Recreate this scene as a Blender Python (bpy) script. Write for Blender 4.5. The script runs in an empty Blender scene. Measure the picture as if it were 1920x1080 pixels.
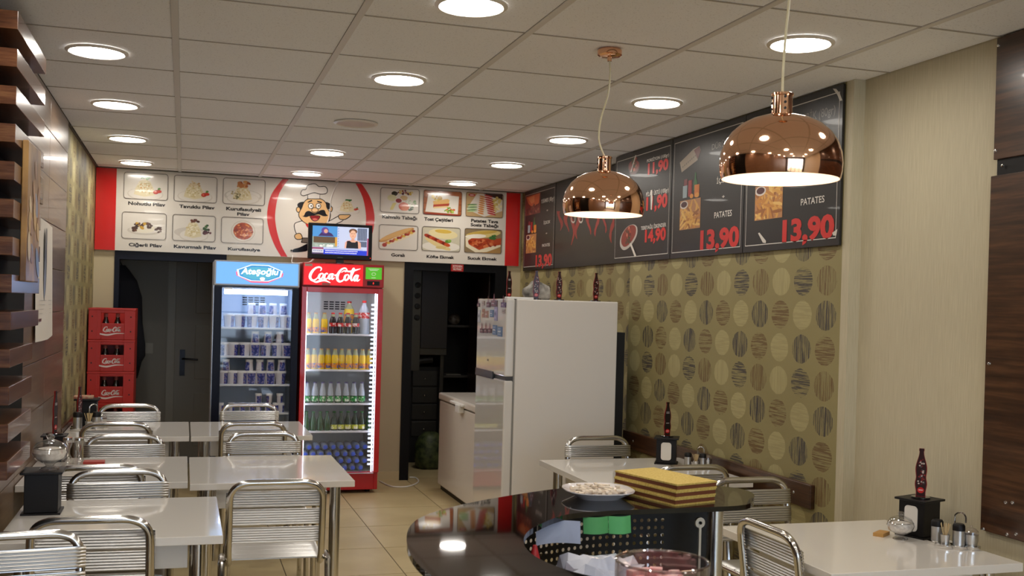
import bpy, math, random
from mathutils import Vector, Matrix
random.seed(7)
scn = bpy.context.scene
col = scn.collection
PI = math.pi
# ------------------------------------------------------------------ camera
FPX, CX, CY = 1976.27, 960.0, 587.95
CAMH = 1.447
def _rot(rx, ry, rz):
    cx, sx, cy, sy, cz, sz = math.cos(rx), math.sin(rx), math.cos(ry), math.sin(ry), math.cos(rz), math.sin(rz)
    B = Matrix(((1, 0, 0), (0, 0, -1), (0, 1, 0)))
    yaw = Matrix(((cz, sz, 0), (-sz, cz, 0), (0, 0, 1)))
    pit = Matrix(((1, 0, 0), (0, cx, -sx), (0, sx, cx)))
    rol = Matrix(((cy, -sy, 0), (sy, cy, 0), (0, 0, 1)))
    return rol @ pit @ B @ yaw
CM = _rot(.0056, .0275, -.3018).transposed()
CPOS = Vector((0, 0, CAMH))
def on(px, py, ax, val):
    """point of the plane axis=val that the photograph shows at a pixel"""
    r = CM @ Vector((px - CX, py - CY, FPX))
    return CPOS + r * ((val - CPOS[ax]) / r[ax])
cd = bpy.data.cameras.new('camera'); cam = bpy.data.objects.new('camera', cd); col.objects.link(cam)
cd.sensor_width = 36.0; cd.lens = FPX / 1920 * 36.0; cd.shift_y = (CY - 540) / 1920
cd.clip_start = 0.05; cd.clip_end = 100
cx_, cy_, cz_ = CM.col[0], -CM.col[1], -CM.col[2]
cam.matrix_world = Matrix(((cx_[0], cy_[0], cz_[0], 0), (cx_[1], cy_[1], cz_[1], 0), (cx_[2], cy_[2], cz_[2], CAMH), (0, 0, 0, 1)))
cd.dof.use_dof = True; cd.dof.focus_distance = 4.2; cd.dof.aperture_fstop = 9.0
scn.camera = cam
# ------------------------------------------------------------------ world, exposure
w = bpy.data.worlds.new('world'); scn.world = w; w.use_nodes = True
bg = w.node_tree.nodes['Background']; bg.inputs[0].default_value = (.62, .78, 1.0, 1); bg.inputs[1].default_value = 5.0
vs = scn.view_settings
vs.view_transform = 'Standard'; vs.look = 'None'; vs.gamma = 1.0; vs.use_curve_mapping = False; vs.exposure = 0.0
LAMP_E = 43.0         # ceiling downlights
# ------------------------------------------------------------------ materials
def lin(c):
    return c / 12.92 if c <= .04045 else ((c + .055) / 1.055) ** 2.4
def hx(s, a=1.0):
    s = s.lstrip('#'); return tuple(lin(int(s[i:i + 2], 16) / 255) for i in (0, 2, 4)) + (a,)
MATS = {}
def mat(name, color='#808080', rough=.5, metal=0.0, coat=0.0, emit=0.0, ecol=None, spec=.5, aniso=0):
    if name in MATS: return MATS[name]
    m = bpy.data.materials.new(name); m.use_nodes = True
    b = m.node_tree.nodes['Principled BSDF']
    b.inputs['Base Color'].default_value = hx(color); b.inputs['Roughness'].default_value = rough
    b.inputs['Metallic'].default_value = metal; b.inputs['Coat Weight'].default_value = coat
    b.inputs['Specular IOR Level'].default_value = spec
    if emit:
        b.inputs['Emission Color'].default_value = hx(ecol or color); b.inputs['Emission Strength'].default_value = emit
    MATS[name] = m
    return m
class NT:
    """small node-tree helper"""
    def __init__(s, m): s.m = m; s.t = m.node_tree; s.b = s.t.nodes['Principled BSDF']
    def n(s, t, **kw):
        q = s.t.nodes.new(t)
        for k, v in kw.items(): setattr(q, k, v)
        return q
    def l(s, a, b): s.t.links.new(a, b)
    def val(s, op, a, b=None, c=None):
        q = s.n('ShaderNodeMath', operation=op)
        for i, v in enumerate((a, b, c)):
            if v is None: continue
            if isinstance(v, (int, float)): q.inputs[i].default_value = v
            else: s.l(v, q.inputs[i])
        return q.outputs[0]
    def mix(s, fac, a, b):
        q = s.n('ShaderNodeMix', data_type='RGBA')
        for i, v in ((0, fac), (6, a), (7, b)):
            if isinstance(v, (int, float)): q.inputs[i].default_value = v
            elif isinstance(v, tuple): q.inputs[i].default_value = v
            else: s.l(v, q.inputs[i])
        return q.outputs[2]
    def coords(s):
        return s.n('ShaderNodeTexCoord').outputs['Object']
    def noise(s, vec, scale, detail=3, sc=None, rough=.5):
        if sc:
            mp = s.n('ShaderNodeMapping'); mp.inputs['Scale'].default_value = sc; s.l(vec, mp.inputs[0]); vec = mp.outputs[0]
        q = s.n('ShaderNodeTexNoise'); q.inputs['Scale'].default_value = scale; q.inputs['Detail'].default_value = detail
        q.inputs['Roughness'].default_value = rough
        s.l(vec, q.inputs['Vector']); return q.outputs[0]
    def ramp(s, fac, stops):
        q = s.n('ShaderNodeValToRGB'); e = q.color_ramp.elements
        while len(e) < len(stops): e.new(.5)
        for k, (p, c) in enumerate(stops): e[k].position = p; e[k].color = hx(c)
        s.l(fac, q.inputs[0]); return q.outputs[0]
    def bump(s, h, strength=.2, dist=.01):
        q = s.n('ShaderNodeBump'); q.inputs['Strength'].default_value = strength; q.inputs['Distance'].default_value = dist
        s.l(h, q.inputs['Height']); s.l(q.outputs[0], s.b.inputs['Normal'])
    def base(s, c): s.l(c, s.b.inputs['Base Color'])
def wood(name, dark, midc, light, rough=.3, grain=(1, 14, 30), scale=3, coat=.3):
    if name in MATS: return MATS[name]
    m = mat(name, midc, rough, coat=coat); t = NT(m); c = t.coords()
    f = t.noise(c, scale, 6, grain, .65)
    t.base(t.ramp(f, [(.32, dark), (.5, midc), (.68, light)])); return m
def speck(name, a, b, scale=40, rough=.5, metal=0, coat=0, detail=3, sc=None, bump=0, lo=.35, hi=.65):
    if name in MATS: return MATS[name]
    m = mat(name, a, rough, metal, coat); t = NT(m); c = t.coords()
    f = t.noise(c, scale, detail, sc)
    t.base(t.ramp(f, [(lo, a), (hi, b)]))
    if bump: t.bump(f, bump, .004)
    return m
def clear_glass(name, tint='#ffffff', gloss=1.0, alpha=.0):
    if name in MATS: return MATS[name]
    m = bpy.data.materials.new(name); m.use_nodes = True; t = m.node_tree
    for q in list(t.nodes): t.nodes.remove(q)
    o = t.nodes.new('ShaderNodeOutputMaterial'); mx = t.nodes.new('ShaderNodeMixShader')
    tr = t.nodes.new('ShaderNodeBsdfTransparent'); tr.inputs[0].default_value = hx(tint)
    gl = t.nodes.new('ShaderNodeBsdfGlossy'); gl.inputs['Roughness'].default_value = .03
    lw = t.nodes.new('ShaderNodeLayerWeight'); lw.inputs[0].default_value = .5
    pw = t.nodes.new('ShaderNodeMath'); pw.operation = 'POWER'; pw.inputs[1].default_value = 4.0
    mu = t.nodes.new('ShaderNodeMath'); mu.operation = 'MULTIPLY_ADD'; mu.inputs[1].default_value = .8 * gloss; mu.inputs[2].default_value = .035 + alpha
    t.links.new(lw.outputs['Facing'], pw.inputs[0]); t.links.new(pw.outputs[0], mu.inputs[0]); t.links.new(mu.outputs[0], mx.inputs[0])
    t.links.new(tr.outputs[0], mx.inputs[1]); t.links.new(gl.outputs[0], mx.inputs[2]); t.links.new(mx.outputs[0], o.inputs[0])
    MATS[name] = m; return m
def print_mat(name='printed surface', rough=.3, emit=0.0, coat=0.0):
    if name in MATS: return MATS[name]
    m = mat(name, '#ffffff', rough, coat=coat); t = NT(m)
    a = t.n('ShaderNodeVertexColor'); a.layer_name = 'Col'; t.base(a.outputs[0])
    if emit:
        t.l(a.outputs[0], t.b.inputs['Emission Color']); t.b.inputs['Emission Strength'].default_value = emit
    return m
# ------------------------------------------------------------------ geometry helpers: (verts, faces)
def box(x0, x1, y0, y1, z0, z1):
    v = [(x, y, z) for x in (x0, x1) for y in (y0, y1) for z in (z0, z1)]
    return v, [(0, 1, 3, 2), (4, 6, 7, 5), (0, 4, 5, 1), (2, 3, 7, 6), (0, 2, 6, 4), (1, 5, 7, 3)]
def cbox(cx, cy, cz, sx, sy, sz):
    return box(cx - sx / 2, cx + sx / 2, cy - sy / 2, cy + sy / 2, cz - sz / 2, cz + sz / 2)
def lathe(prof, n=24, cap=True):
    v, f = [], []
    for r, z in prof:
        for k in range(n):
            a = 2 * PI * k / n; v.append((r * math.cos(a), r * math.sin(a), z))
    for i in range(len(prof) - 1):
        for k in range(n):
            f.append((i * n + k, i * n + (k + 1) % n, (i + 1) * n + (k + 1) % n, (i + 1) * n + k))
    if cap:
        if prof[0][0] > 1e-5: f.append(tuple(reversed(range(n))))
        if prof[-1][0] > 1e-5: f.append(tuple((len(prof) - 1) * n + k for k in range(n)))
    return v, f
def cyl(r, z0, z1, n=20, x=0, y=0):
    return move(lathe([(r, z0), (r, z1)], n), x, y, 0)
def move(g, x=0, y=0, z=0):
    return [(a + x, b + y, c + z) for a, b, c in g[0]], g[1]
def xf(g, M):
    return [tuple(M @ Vector(p)) for p in g[0]], g[1]
def rotz(g, a):
    return xf(g, Matrix.Rotation(a, 4, 'Z'))
def catmull(pts, sub=6, closed=False):
    P = [Vector(p) for p in pts]; n = len(P); out = []
    rng = range(n) if closed else range(n - 1)
    for i in rng:
        p0 = P[(i - 1) % n] if closed or i > 0 else P[0]
        p1, p2 = P[i], P[(i + 1) % n]
        p3 = P[(i + 2) % n] if closed or i + 2 < n else P[-1]
        for s in range(sub):
            t = s / sub
            out.append(.5 * ((2 * p1) + (p2 - p0) * t + (2 * p0 - 5 * p1 + 4 * p2 - p3) * t * t + (3 * p1 - p0 - 3 * p2 + p3) * t ** 3))
    if not closed: out.append(P[-1])
    return out
def tube(pts, r, n=10, closed=False):
    P = [Vector(p) for p in pts]; m = len(P); v, f = [], []
    up = None
    for i in range(m):
        a = P[(i - 1) % m] if (closed or i > 0) else P[0]
        b = P[(i + 1) % m] if (closed or i < m - 1) else P[-1]
        d = (b - a).normalized()
        if up is None:
            up = d.orthogonal().normalized()
        else:
            up = (up - d * up.dot(d))
            up = up.normalized() if up.length > 1e-6 else d.orthogonal().normalized()
        s = d.cross(up)
        for k in range(n):
            t = 2 * PI * k / n; v.append(tuple(P[i] + (up * math.cos(t) + s * math.sin(t)) * r))
    for i in range(m if closed else m - 1):
        j = (i + 1) % m
        for k in range(n):
            f.append((i * n + k, i * n + (k + 1) % n, j * n + (k + 1) % n, j * n + k))
    if not closed:
        f.append(tuple(reversed(range(n)))); f.append(tuple((m - 1) * n + k for k in range(n)))
    return v, f
def prism(poly, z0, z1):
    """polygon in XY extruded in Z"""
    n = len(poly); v = [(x, y, z0) for x, y in poly] + [(x, y, z1) for x, y in poly]
    f = [tuple(reversed(range(n))), tuple(range(n, 2 * n))]
    f += [(i, (i + 1) % n, n + (i + 1) % n, n + i) for i in range(n)]
    return v, f
def join(*gs):
    v, f = [], []
    for g in gs:
        o = len(v); v += list(g[0]); f += [tuple(i + o for i in q) for q in g[1]]
    return v, f
def sphere(r, n=16, m=10, sx=1, sy=1, sz=1):
    return [(x * sx, y * sy, z * sz) for x, y, z in lathe([(r * math.sin(PI * i / m) + (1e-6 if i in (0, m) else 0), -r * math.cos(PI * i / m)) for i in range(m + 1)], n, False)[0]], lathe([(1, i) for i in range(m + 1)], n, False)[1]
def ell(cx, cy, rx, ry, n=24, rot=0):
    c, s = math.cos(rot), math.sin(rot)
    return [(cx + rx * math.cos(2 * PI * k / n) * c - ry * math.sin(2 * PI * k / n) * s,
             cy + rx * math.cos(2 * PI * k / n) * s + ry * math.sin(2 * PI * k / n) * c) for k in range(n)]
def rrect(x0, x1, y0, y1, r, n=5):
    o = []
    for cx, cy, a in ((x1 - r, y1 - r, 0), (x0 + r, y1 - r, PI / 2), (x0 + r, y0 + r, PI), (x1 - r, y0 + r, 1.5 * PI)):
        for k in range(n + 1):
            t = a + k / n * PI / 2; o.append((cx + r * math.cos(t), cy + r * math.sin(t)))
    return o
# ------------------------------------------------------------------ object helpers
def mk(name, g, material, parent=None, smooth=False, bevel=0.0, loc=None, angle=35):
    me = bpy.data.meshes.new(name); me.from_pydata(g[0], [], g[1]); me.update()
    if isinstance(material, str): material = MATS[material]
    me.materials.append(material)
    if smooth:
        me.polygons.foreach_set('use_smooth', [True] * len(me.polygons))
        try: me.set_sharp_from_angle(angle=math.radians(angle))
        except Exception: pass
    o = bpy.data.objects.new(name, me); col.objects.link(o)
    if loc: o.location = loc
    if parent: o.parent = parent
    if bevel:
        b = o.modifiers.new('bevel', 'BEVEL'); b.width = bevel; b.segments = 2; b.limit_method = 'ANGLE'; b.angle_limit = math.radians(40)
    return o
def tag(o, label, cat, group=None, kind=None):
    o['label'] = label; o['category'] = cat
    if group: o['group'] = group
    if kind: o['kind'] = kind
    return o
def struct(name, g, material, label=None, **kw):
    o = mk(name, g, material, **kw); o['kind'] = 'structure'
    if label: o['label'] = label
    return o
def thing(name, label, cat, loc=(0, 0, 0), rz=0, group=None):
    o = bpy.data.objects.new(name, None); col.objects.link(o); o.location = loc; o.rotation_euler = (0, 0, rz); o.empty_display_size = .05
    return tag(o, label, cat, group)
def dup(root, loc, rz=0, label=None, group=None):
    r = root.copy(); col.objects.link(r); r.location = loc; r.rotation_euler = (0, 0, rz)
    if label: r['label'] = label
    if group: r['group'] = group
    for ch in list(root.children):
        c = ch.copy(); col.objects.link(c); c.parent = r
        for g in list(ch.children):
            d = g.copy(); col.objects.link(d); d.parent = c
    return r
ORD = ['first', 'second', 'third', 'fourth', 'fifth', 'sixth', 'seventh', 'eighth', 'ninth', 'tenth', 'eleventh', 'twelfth']
# ------------------------------------------------------------------ flat print: coloured polygons on a plane
class Frame:
    def __init__(s, o, u, v, ax):
        s.o, s.u, s.v = Vector(o), Vector(u), Vector(v); s.n = s.u.cross(s.v); s.ax = ax
    def uv(s, px, py):
        p = on(px, py, s.ax, s.o[s.ax]) - s.o
        return p.dot(s.u), p.dot(s.v)
    def pt(s, u, v, l): return tuple(s.o + s.u * u + s.v * v + s.n * l)
_tc = {}
def text_geo(txt, bold=.0, shear=0.0):
    k = (txt, bold, shear)
    if k in _tc: return _tc[k]
    cu = bpy.data.curves.new('t', 'FONT'); cu.body = txt; cu.offset = bold; cu.shear = shear; cu.resolution_u = 3; cu.fill_mode = 'FRONT'
    ob = bpy.data.objects.new('t', cu); col.objects.link(ob)
    dg = bpy.context.evaluated_depsgraph_get(); me = bpy.data.meshes.new_from_object(ob.evaluated_get(dg))
    v = [(q.co.x, q.co.y) for q in me.vertices]; f = [tuple(p.vertices) for p in me.polygons]
    bpy.data.objects.remove(ob); bpy.data.curves.remove(cu); bpy.data.meshes.remove(me)
    _tc[k] = (v, f); return v, f
CAP = max(y for x, y in text_geo('H')[0])
class Print:
    def __init__(s, fr, base=.0006, step=.00025): s.fr = fr; s.V = []; s.F = []; s.C = []; s.b = base; s.st = step
    def poly(s, pts, c, layer=0):
        o = len(s.V); s.V += [s.fr.pt(u, v, s.b + layer * s.st) for u, v in pts]; s.F.append(tuple(range(o, o + len(pts)))); s.C.append(hx(c))
    def ppoly(s, pts, c, layer=0): s.poly([s.fr.uv(*p) for p in pts], c, layer)
    def band(s, A, B, c, layer=0):
        for i in range(len(A) - 1): s.poly([A[i], A[i + 1], B[i + 1], B[i]], c, layer)
    def ring(s, pts, wd, c, layer=0):
        cx = sum(p[0] for p in pts) / len(pts); cy = sum(p[1] for p in pts) / len(pts)
        q = []
        n = len(pts)
        for i in range(n):
            a, b = Vector(pts[i - 1]), Vector(pts[(i + 1) % n]); d = (b - a)
            nn = Vector((-d.y, d.x)).normalized() if d.length > 1e-9 else Vector((0, 0))
            p = Vector(pts[i])
            if nn.dot(Vector((cx, cy)) - p) < 0: nn = -nn
            q.append(tuple(p + nn * wd))
        for i in range(n): s.poly([pts[i], pts[(i + 1) % n], q[(i + 1) % n], q[i]], c, layer)
    def stroke(s, pts, wd, c, layer=0, sub=5):
        """pts: (u,v) or (u,v,widthfactor)"""
        P = catmull([(p[0], p[1], p[2] if len(p) > 2 else 1.0) for p in pts], sub) if len(pts) > 2 and sub else [Vector((p[0], p[1], p[2] if len(p) > 2 else 1.0)) for p in pts]
        A, B = [], []
        for i in range(len(P)):
            d = P[min(i + 1, len(P) - 1)] - P[max(i - 1, 0)]; d = Vector((d.x, d.y))
            if d.length < 1e-9: d = Vector((1, 0))
            d.normalize(); h = wd * P[i].z / 2
            A.append((P[i].x - d.y * h, P[i].y + d.x * h)); B.append((P[i].x + d.y * h, P[i].y - d.x * h))
        s.band(A, B, c, layer)
    def text(s, txt, u, v, cap, c, width=None, bold=.0, layer=1, align='c', shear=0, rot=0.0):
        """centre (u) and baseline (v), capital height cap, optional total width"""
        V, F = text_geo(txt, bold, shear)
        if not V: return
        x0 = min(p[0] for p in V); x1 = max(p[0] for p in V)
        sy = cap / CAP; sx = (width / (x1 - x0)) if width else sy
        off = {'c': (x0 + x1) / 2, 'l': x0, 'r': x1}[align]
        o = len(s.V)
        for x, y in V:
            uu, vv = (x - off) * sx, y * sy
            s.V.append(s.fr.pt(u + uu, v + vv + uu * rot, s.b + layer * s.st))
        for q in F: s.F.append(tuple(i + o for i in q)); s.C.append(hx(c))
    def ptext(s, txt, x0, x1, ybase, ytop, c, bold=.02, layer=1, shear=0):
        """fitted between two pixels of the baseline; ytop is the top of its capitals at mid width"""
        a = s.fr.uv(x0, ybase[0] if isinstance(ybase, tuple) else ybase); b = s.fr.uv(x1, ybase[1] if isinstance(ybase, tuple) else ybase)
        xm = (x0 + x1) / 2; ym = (ybase[0] + ybase[1]) / 2 if isinstance(ybase, tuple) else ybase
        t = s.fr.uv(xm, ytop); m = s.fr.uv(xm, ym)
        s.text(txt, (a[0] + b[0]) / 2, (a[1] + b[1]) / 2, t[1] - m[1], c, width=abs(b[0] - a[0]), bold=bold, layer=layer, shear=shear)
    def build(s, name, parent=None, material=None):
        me = bpy.data.meshes.new(name); me.from_pydata(s.V, [], s.F); me.update()
        at = me.color_attributes.new('Col', 'FLOAT_COLOR', 'CORNER')
        data = []
        for p in me.polygons: data += list(s.C[p.index]) * p.loop_total
        at.data.foreach_set('color', data)
        me.materials.append(material or print_mat())
        o = bpy.data.objects.new(name, me); col.objects.link(o)
        if parent: o.parent = parent
        return o
# script lettering of the drinks firm, drawn as strokes in a 10 x 3.4 field
COLA = [
 [(2.35, 2.35, .5), (2.55, 2.75, .8), (2.25, 3.05, 1), (1.5, 2.9, 1.2), (.75, 2.1, 1.7), (.45, 1.2, 1.8), (.8, .6, 1.4), (1.4, .65, 1), (2.0, 1.2, .6)],
 [(.9, .45, .4), (1.6, .25, 1.1), (2.5, .55, 1.5), (3.3, .6, 1.2), (4.3, .2, .4)],
 [(2.75, 1.95, .6), (2.3, 1.7, 1.3), (2.1, 1.15, 1.6), (2.35, .85, 1), (2.75, 1.1, 1.2), (2.95, 1.6, 1.2), (2.75, 1.95, .6)],
 [(3.75, 1.75, .8), (3.6, 1.95, .8), (3.25, 1.7, 1.3), (3.1, 1.15, 1.6), (3.35, .85, 1.1), (3.85, 1.15, .5)],
 [(4.6, 1.9, .6), (4.2, 1.75, 1.2), (3.95, 1.2, 1.6), (4.15, .88, 1), (4.5, 1.25, .8), (4.75, 1.95, .9)],
 [(4.75, 1.95, 1.4), (4.55, 1.2, 1.5), (4.7, .88, 1), (5.1, 1.2, .4)],
 [(5.0, 1.62, 1.1), (5.5, 1.7, 1.1)],
 [(7.0, 2.3, .5), (7.35, 2.7, .8), (7.0, 3.05, 1), (6.35, 2.8, 1.2), (5.75, 2.0, 1.7), (5.55, 1.1, 1.9), (5.95, .5, 1.4), (6.6, .7, 1), (7.0, 1.2, .6)],
 [(6.3, 2.2, .4), (6.9, 2.55, .8), (7.9, 2.45, 1.1), (9.0, 2.75, 1.1), (9.95, 3.05, .3)],
 [(7.55, 1.9, .6), (7.1, 1.65, 1.3), (6.95, 1.05, 1.6), (7.2, .75, 1), (7.6, 1.05, 1.2), (7.75, 1.55, 1.2), (7.55, 1.9, .6)],
 [(7.95, 1.1, .6), (8.4, 1.9, .9), (8.75, 2.8, .9), (8.6, 3.1, .8), (8.35, 2.5, 1.3), (8.15, 1.3, 1.6), (8.35, .75, 1), (8.75, 1.1, .5)],
 [(9.35, 1.85, .6), (9.0, 1.65, 1.2), (8.75, 1.05, 1.6), (8.95, .72, 1), (9.3, 1.15, .8), (9.5, 1.85, .9)],
 [(9.5, 1.85, 1.4), (9.3, 1.0, 1.5), (9.45, .72, 1), (9.9, 1.05, .4)],
]
def cola_logo(pr, u0, v0, wd, ht, c, layer=2, weight=.3):
    for s in COLA:
        pr.stroke([(u0 + x / 10 * wd, v0 + y / 3.4 * ht, q) for x, y, q in s], weight * wd / 10, c, layer, 4)
# ------------------------------------------------------------------ shared materials
mat('white laminate', '#e9e4dc', .12, coat=.5)
mat('white paint metal', '#e6e0d8', .22, coat=.3)
mat('chrome', '#cfcdca', .16, 1.0)
mat('brushed aluminium', '#cbcac8', .33, 1.0)
mat('black plastic', '#110f10', .45, spec=.3)
mat('black lacquer', '#0e0d10', .12, coat=.6)
mat('matte black', '#0b0b0d', .6)
mat('navy paint', '#0f1220', .4, spec=.2)
mat('tee bar', '#d6d2cd', .5); mat('cross tee', '#a49d94', .6)
mat('grout', '#6b5f4c', .8)
mat('red lacquer', '#c40d12', .25, coat=.3)
mat('red plastic', '#bb261a', .42)
mat('copper', '#efbd9c', .07, 1.0)
mat('lamp white', '#f3dccb', .5)
mat('white plastic', '#e8e6e2', .4)
mat('cream plaster', '#c5b795', .7)
mat('skirting', '#cdbb92', .3)
mat('dark wall', '#9b968b', .7)
mat('grey door', '#98948a', .5)
mat('downlight on', '#ffffff', .5, emit=LAMP_E, ecol='#fff8ee')
mat('downlight off', '#c8bba8', .4)
mat('trim ring', '#e2dbd0', .35)
mat('bulb', '#ffffff', .5, emit=36, ecol='#fff0da')
mat('menu black', '#1d1b1a', .36, coat=.05)
mat('steel', '#8d8d8f', .3, 1.0)
clear_glass('clear glass')
clear_glass('acrylic', '#fdf9f9', 1.0, .10)
clear_glass('thick glass', '#fcfcfc', 1.0, .2)
clear_glass('jar rim', '#f4eef0', 1.0, .34)
print_mat()
print_mat('glossy print', .16, coat=.3)
# wallpaper with rows of hatched ovals
def wallpaper():
    m = mat('oval wallpaper', '#94854f', .55); t = NT(m); c = t.coords()
    sp = t.n('ShaderNodeSeparateXYZ'); t.l(c, sp.inputs[0]); Y, Z = sp.outputs[1], sp.outputs[2]
    pu, pv = .1795, .1505
    a = t.val('ADD', t.val('DIVIDE', t.val('SUBTRACT', Y, 3.889), pu), .5)
    b = t.val('ADD', t.val('DIVIDE', t.val('SUBTRACT', 1.60, Z), pv), .5)
    i, j = t.val('FLOOR', a), t.val('FLOOR', b)
    du = t.val('MULTIPLY', t.val('SUBTRACT', t.val('SUBTRACT', a, i), .5), pu / .074)
    dv = t.val('MULTIPLY', t.val('SUBTRACT', t.val('SUBTRACT', b, j), .5), pv / .064)
    rr = t.val('ADD', t.val('MULTIPLY', du, du), t.val('MULTIPLY', dv, dv))
    edge = t.noise(c, 60, 2)
    inside = t.val('LESS_THAN', t.val('ADD', rr, t.val('MULTIPLY', t.val('SUBTRACT', edge, .5), .25)), 1.0)
    j3 = t.val('FLOORED_MODULO', j, 3.0)
    row1 = t.val('COMPARE', j3, 1.0, .1); row0 = t.val('COMPARE', j3, 0.0, .1)
    ty = t.val('FLOORED_MODULO', t.val('ADD', i, row1), 3.0)
    brown, dark, pale = t.val('COMPARE', ty, 0.0, .1), t.val('COMPARE', ty, 1.0, .1), t.val('COMPARE', ty, 2.0, .1)
    hz = t.val('COMPARE', dark, row0, .1)      # horizontal hatching
    nv = t.noise(c, 1.0, 3, (1, 230, 7)); nh = t.noise(c, 1.0, 3, (1, 8, 260))
    hat = t.val('ADD', t.val('MULTIPLY', nh, hz), t.val('MULTIPLY', nv, t.val('SUBTRACT', 1.0, hz)))
    line = t.val('LESS_THAN', hat, .5)
    ground = t.mix(t.noise(c, 1.0, 2, (1, 3, 3)), hx('#978c5f'), hx('#8c8156'))
    colr = t.mix(dark, t.mix(pale, hx('#6f5836'), hx('#aca172')), hx('#4c463f'))
    under = t.mix(pale, hx('#8d8257'), hx('#a2976a'))
    oval = t.mix(line, under, colr)
    t.base(t.mix(inside, ground, oval))
wallpaper()
def strie():
    m = mat('striped vinyl', '#b9ae92', .55); t = NT(m); c = t.coords()
    f = t.noise(c, 1.0, 4, (260, 260, 9)); g = t.noise(c, 1.0, 2, (4, 4, 1))
    t.base(t.mix(t.val('MULTIPLY', g, .5), t.ramp(f, [(.3, '#b7ad90'), (.7, '#cbc1a4')]), hx('#b6ad95'))); t.bump(f, .05, .002)
strie()
speck('ceiling tile face', '#cfcfd2', '#f1f2f5', 150, .85, detail=5, bump=.15, lo=.30, hi=.40)
speck('floor tile face', '#cbb98e', '#bfac80', 3, .42, coat=.0)
wood('laminate wall', '#665140', '#735c49', '#806853', .3, (40, 1.0, 22), 2.0, .15)
wood('walnut', '#2c1a10', '#432a1a', '#5f3f28', .28, (6, .8, 16), 3, .2)
wood('slat wood', '#48291a', '#633d26', '#7d5536', .24, (2.5, .6, 26), 2.2, .25)
# ------------------------------------------------------------------ room shell
ZC, XL, YB, XR, XF, XN, YF = 2.424, -.66, 8.56, 2.61, 2.73, 2.665, -3.2
floor = struct('floor', box(XL - .3, 3.0, YF, 11.2, -.1, -.003), 'grout', 'beige tiled floor with thin dark joints')
tile_g = mk('floor_tile', box(-.307, .307, -.302, .302, -.003, 0), 'floor tile face', floor)
first = True
for i in range(-4, 4):
    for j in range(-4, 22):
        x, y = 1.17 + .31 + .62 * i, 7.41 - .305 - .61 * j
        if x < -.9 or x > 2.9: continue
        o = tile_g if first else tile_g.copy()
        if not first: col.objects.link(o)
        first = False
        o.location = (x, y, 0); o.parent = floor
ceiling = struct('ceiling', box(XL - .3, 3.0, YF, YB + .3, ZC + .012, ZC + .2), 'matte black', 'suspended ceiling of square mineral tiles')
gx0, gy0 = -.0549, 3.5756
ct = {}
for i in range(-1, 5):
    for j in range(-12, 9):
        x0, x1 = gx0 + .6 * i + .0125, gx0 + .6 * (i + 1) - .0125
        y0, y1 = gy0 + .6 * j + .0035, gy0 + .6 * (j + 1) - .0035
        xr = XN if y0 < 3.7 else (XR if y0 < 5.9 else XF)
        x1 = min(x1, xr - .004); y1 = min(y1, YB - .004); x0 = max(x0, XL + .003); y0 = max(y0, YF + .01)
        if x1 - x0 < .03 or y1 - y0 < .03: continue
        sx, sy = round(x1 - x0, 3), round(y1 - y0, 3)
        if (sx, sy) not in ct:
            o = mk('ceiling_tile', cbox(0, 0, 0, sx, sy, .01), 'ceiling tile face', ceiling, bevel=.0015); ct[(sx, sy)] = o
        else:
            o = ct[(sx, sy)].copy(); col.objects.link(o); o.parent = ceiling
        o.location = ((x0 + x1) / 2, (y0 + y1) / 2, ZC + .0065)
for j in range(-11, 9):
    y = gy0 + .6 * j
    if y > YB - .02: continue
    xr = XN if y < 3.75 else (XR if y < 5.97 else XF)
    mk('cross_tee', box(XL + .004, xr - .003, y - .005, y + .005, ZC - .0005, ZC + .003), 'cross tee', ceiling)
for i in range(0, 5):
    x = gx0 + .6 * i
    mk('ceiling_tee', box(x - .0125, x + .0125, YF, YB - .004, ZC - .003, ZC + .0012), 'tee bar', ceiling)
mk('edge_angle', box(XL, XL + .012, YF, YB, ZC - .003, ZC + .006), mat('dark edge', '#4c453c', .6), ceiling)
mk('edge_angle', box(XL, XF, YB - .05, YB - .04, ZC - .003, ZC + .006), 'dark edge', ceiling)
wl = struct('wall_left', box(XL - .3, XL, YF, 11.2, -.1, ZC + .2), 'oval wallpaper', 'left wall, patterned paper at the back and wood laminate in front')
pm = {}
zs = [0.04] + [.26 + .22 * k for k in range(10)]
ys = [-3.2, -2.0, -1.0, 0, 1.0, 1.97, 2.87, 3.77, 4.67, 5.57, 6.37]
for a in range(len(ys) - 1):
    for b in range(len(zs)):
        z0 = zs[b]; z1 = zs[b + 1] if b + 1 < len(zs) else ZC - .004
        if z1 - z0 < .02: continue
        k = (round(ys[a + 1] - ys[a], 3), round(z1 - z0, 3))
        if k not in pm:
            pm[k] = o = mk('wall_panel', box(0, .02, -k[0] / 2 + .0015, k[0] / 2 - .0015, -k[1] / 2 + .0015, k[1] / 2 - .0015), 'laminate wall', wl, bevel=.002)
        else:
            o = pm[k].copy(); col.objects.link(o); o.parent = wl
        o.location = (XL, (ys[a] + ys[a + 1]) / 2, (z0 + z1) / 2)
D1 = (-.512, .31); D2 = (1.727, 2.605)
struct('wall_back', join(box(XL, D1[0], YB, YB + .12, 0, 1.8), box(D1[1], D2[0], YB, YB + .12, 0, 1.8), box(D2[1], XF, YB, YB + .12, 0, 1.8), box(XL, XF, YB, YB + .12, 1.8, ZC + .2)), 'cream plaster', 'cream plastered back wall with two doorways')
struct('wall_right', join(box(XR, 3.0, 3.785, 5.97, -.1, ZC + .2), box(XF, 3.0, 5.97, YB + .12, -.1, ZC + .2)), 'oval wallpaper', 'right wall papered with rows of hatched ovals')
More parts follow.
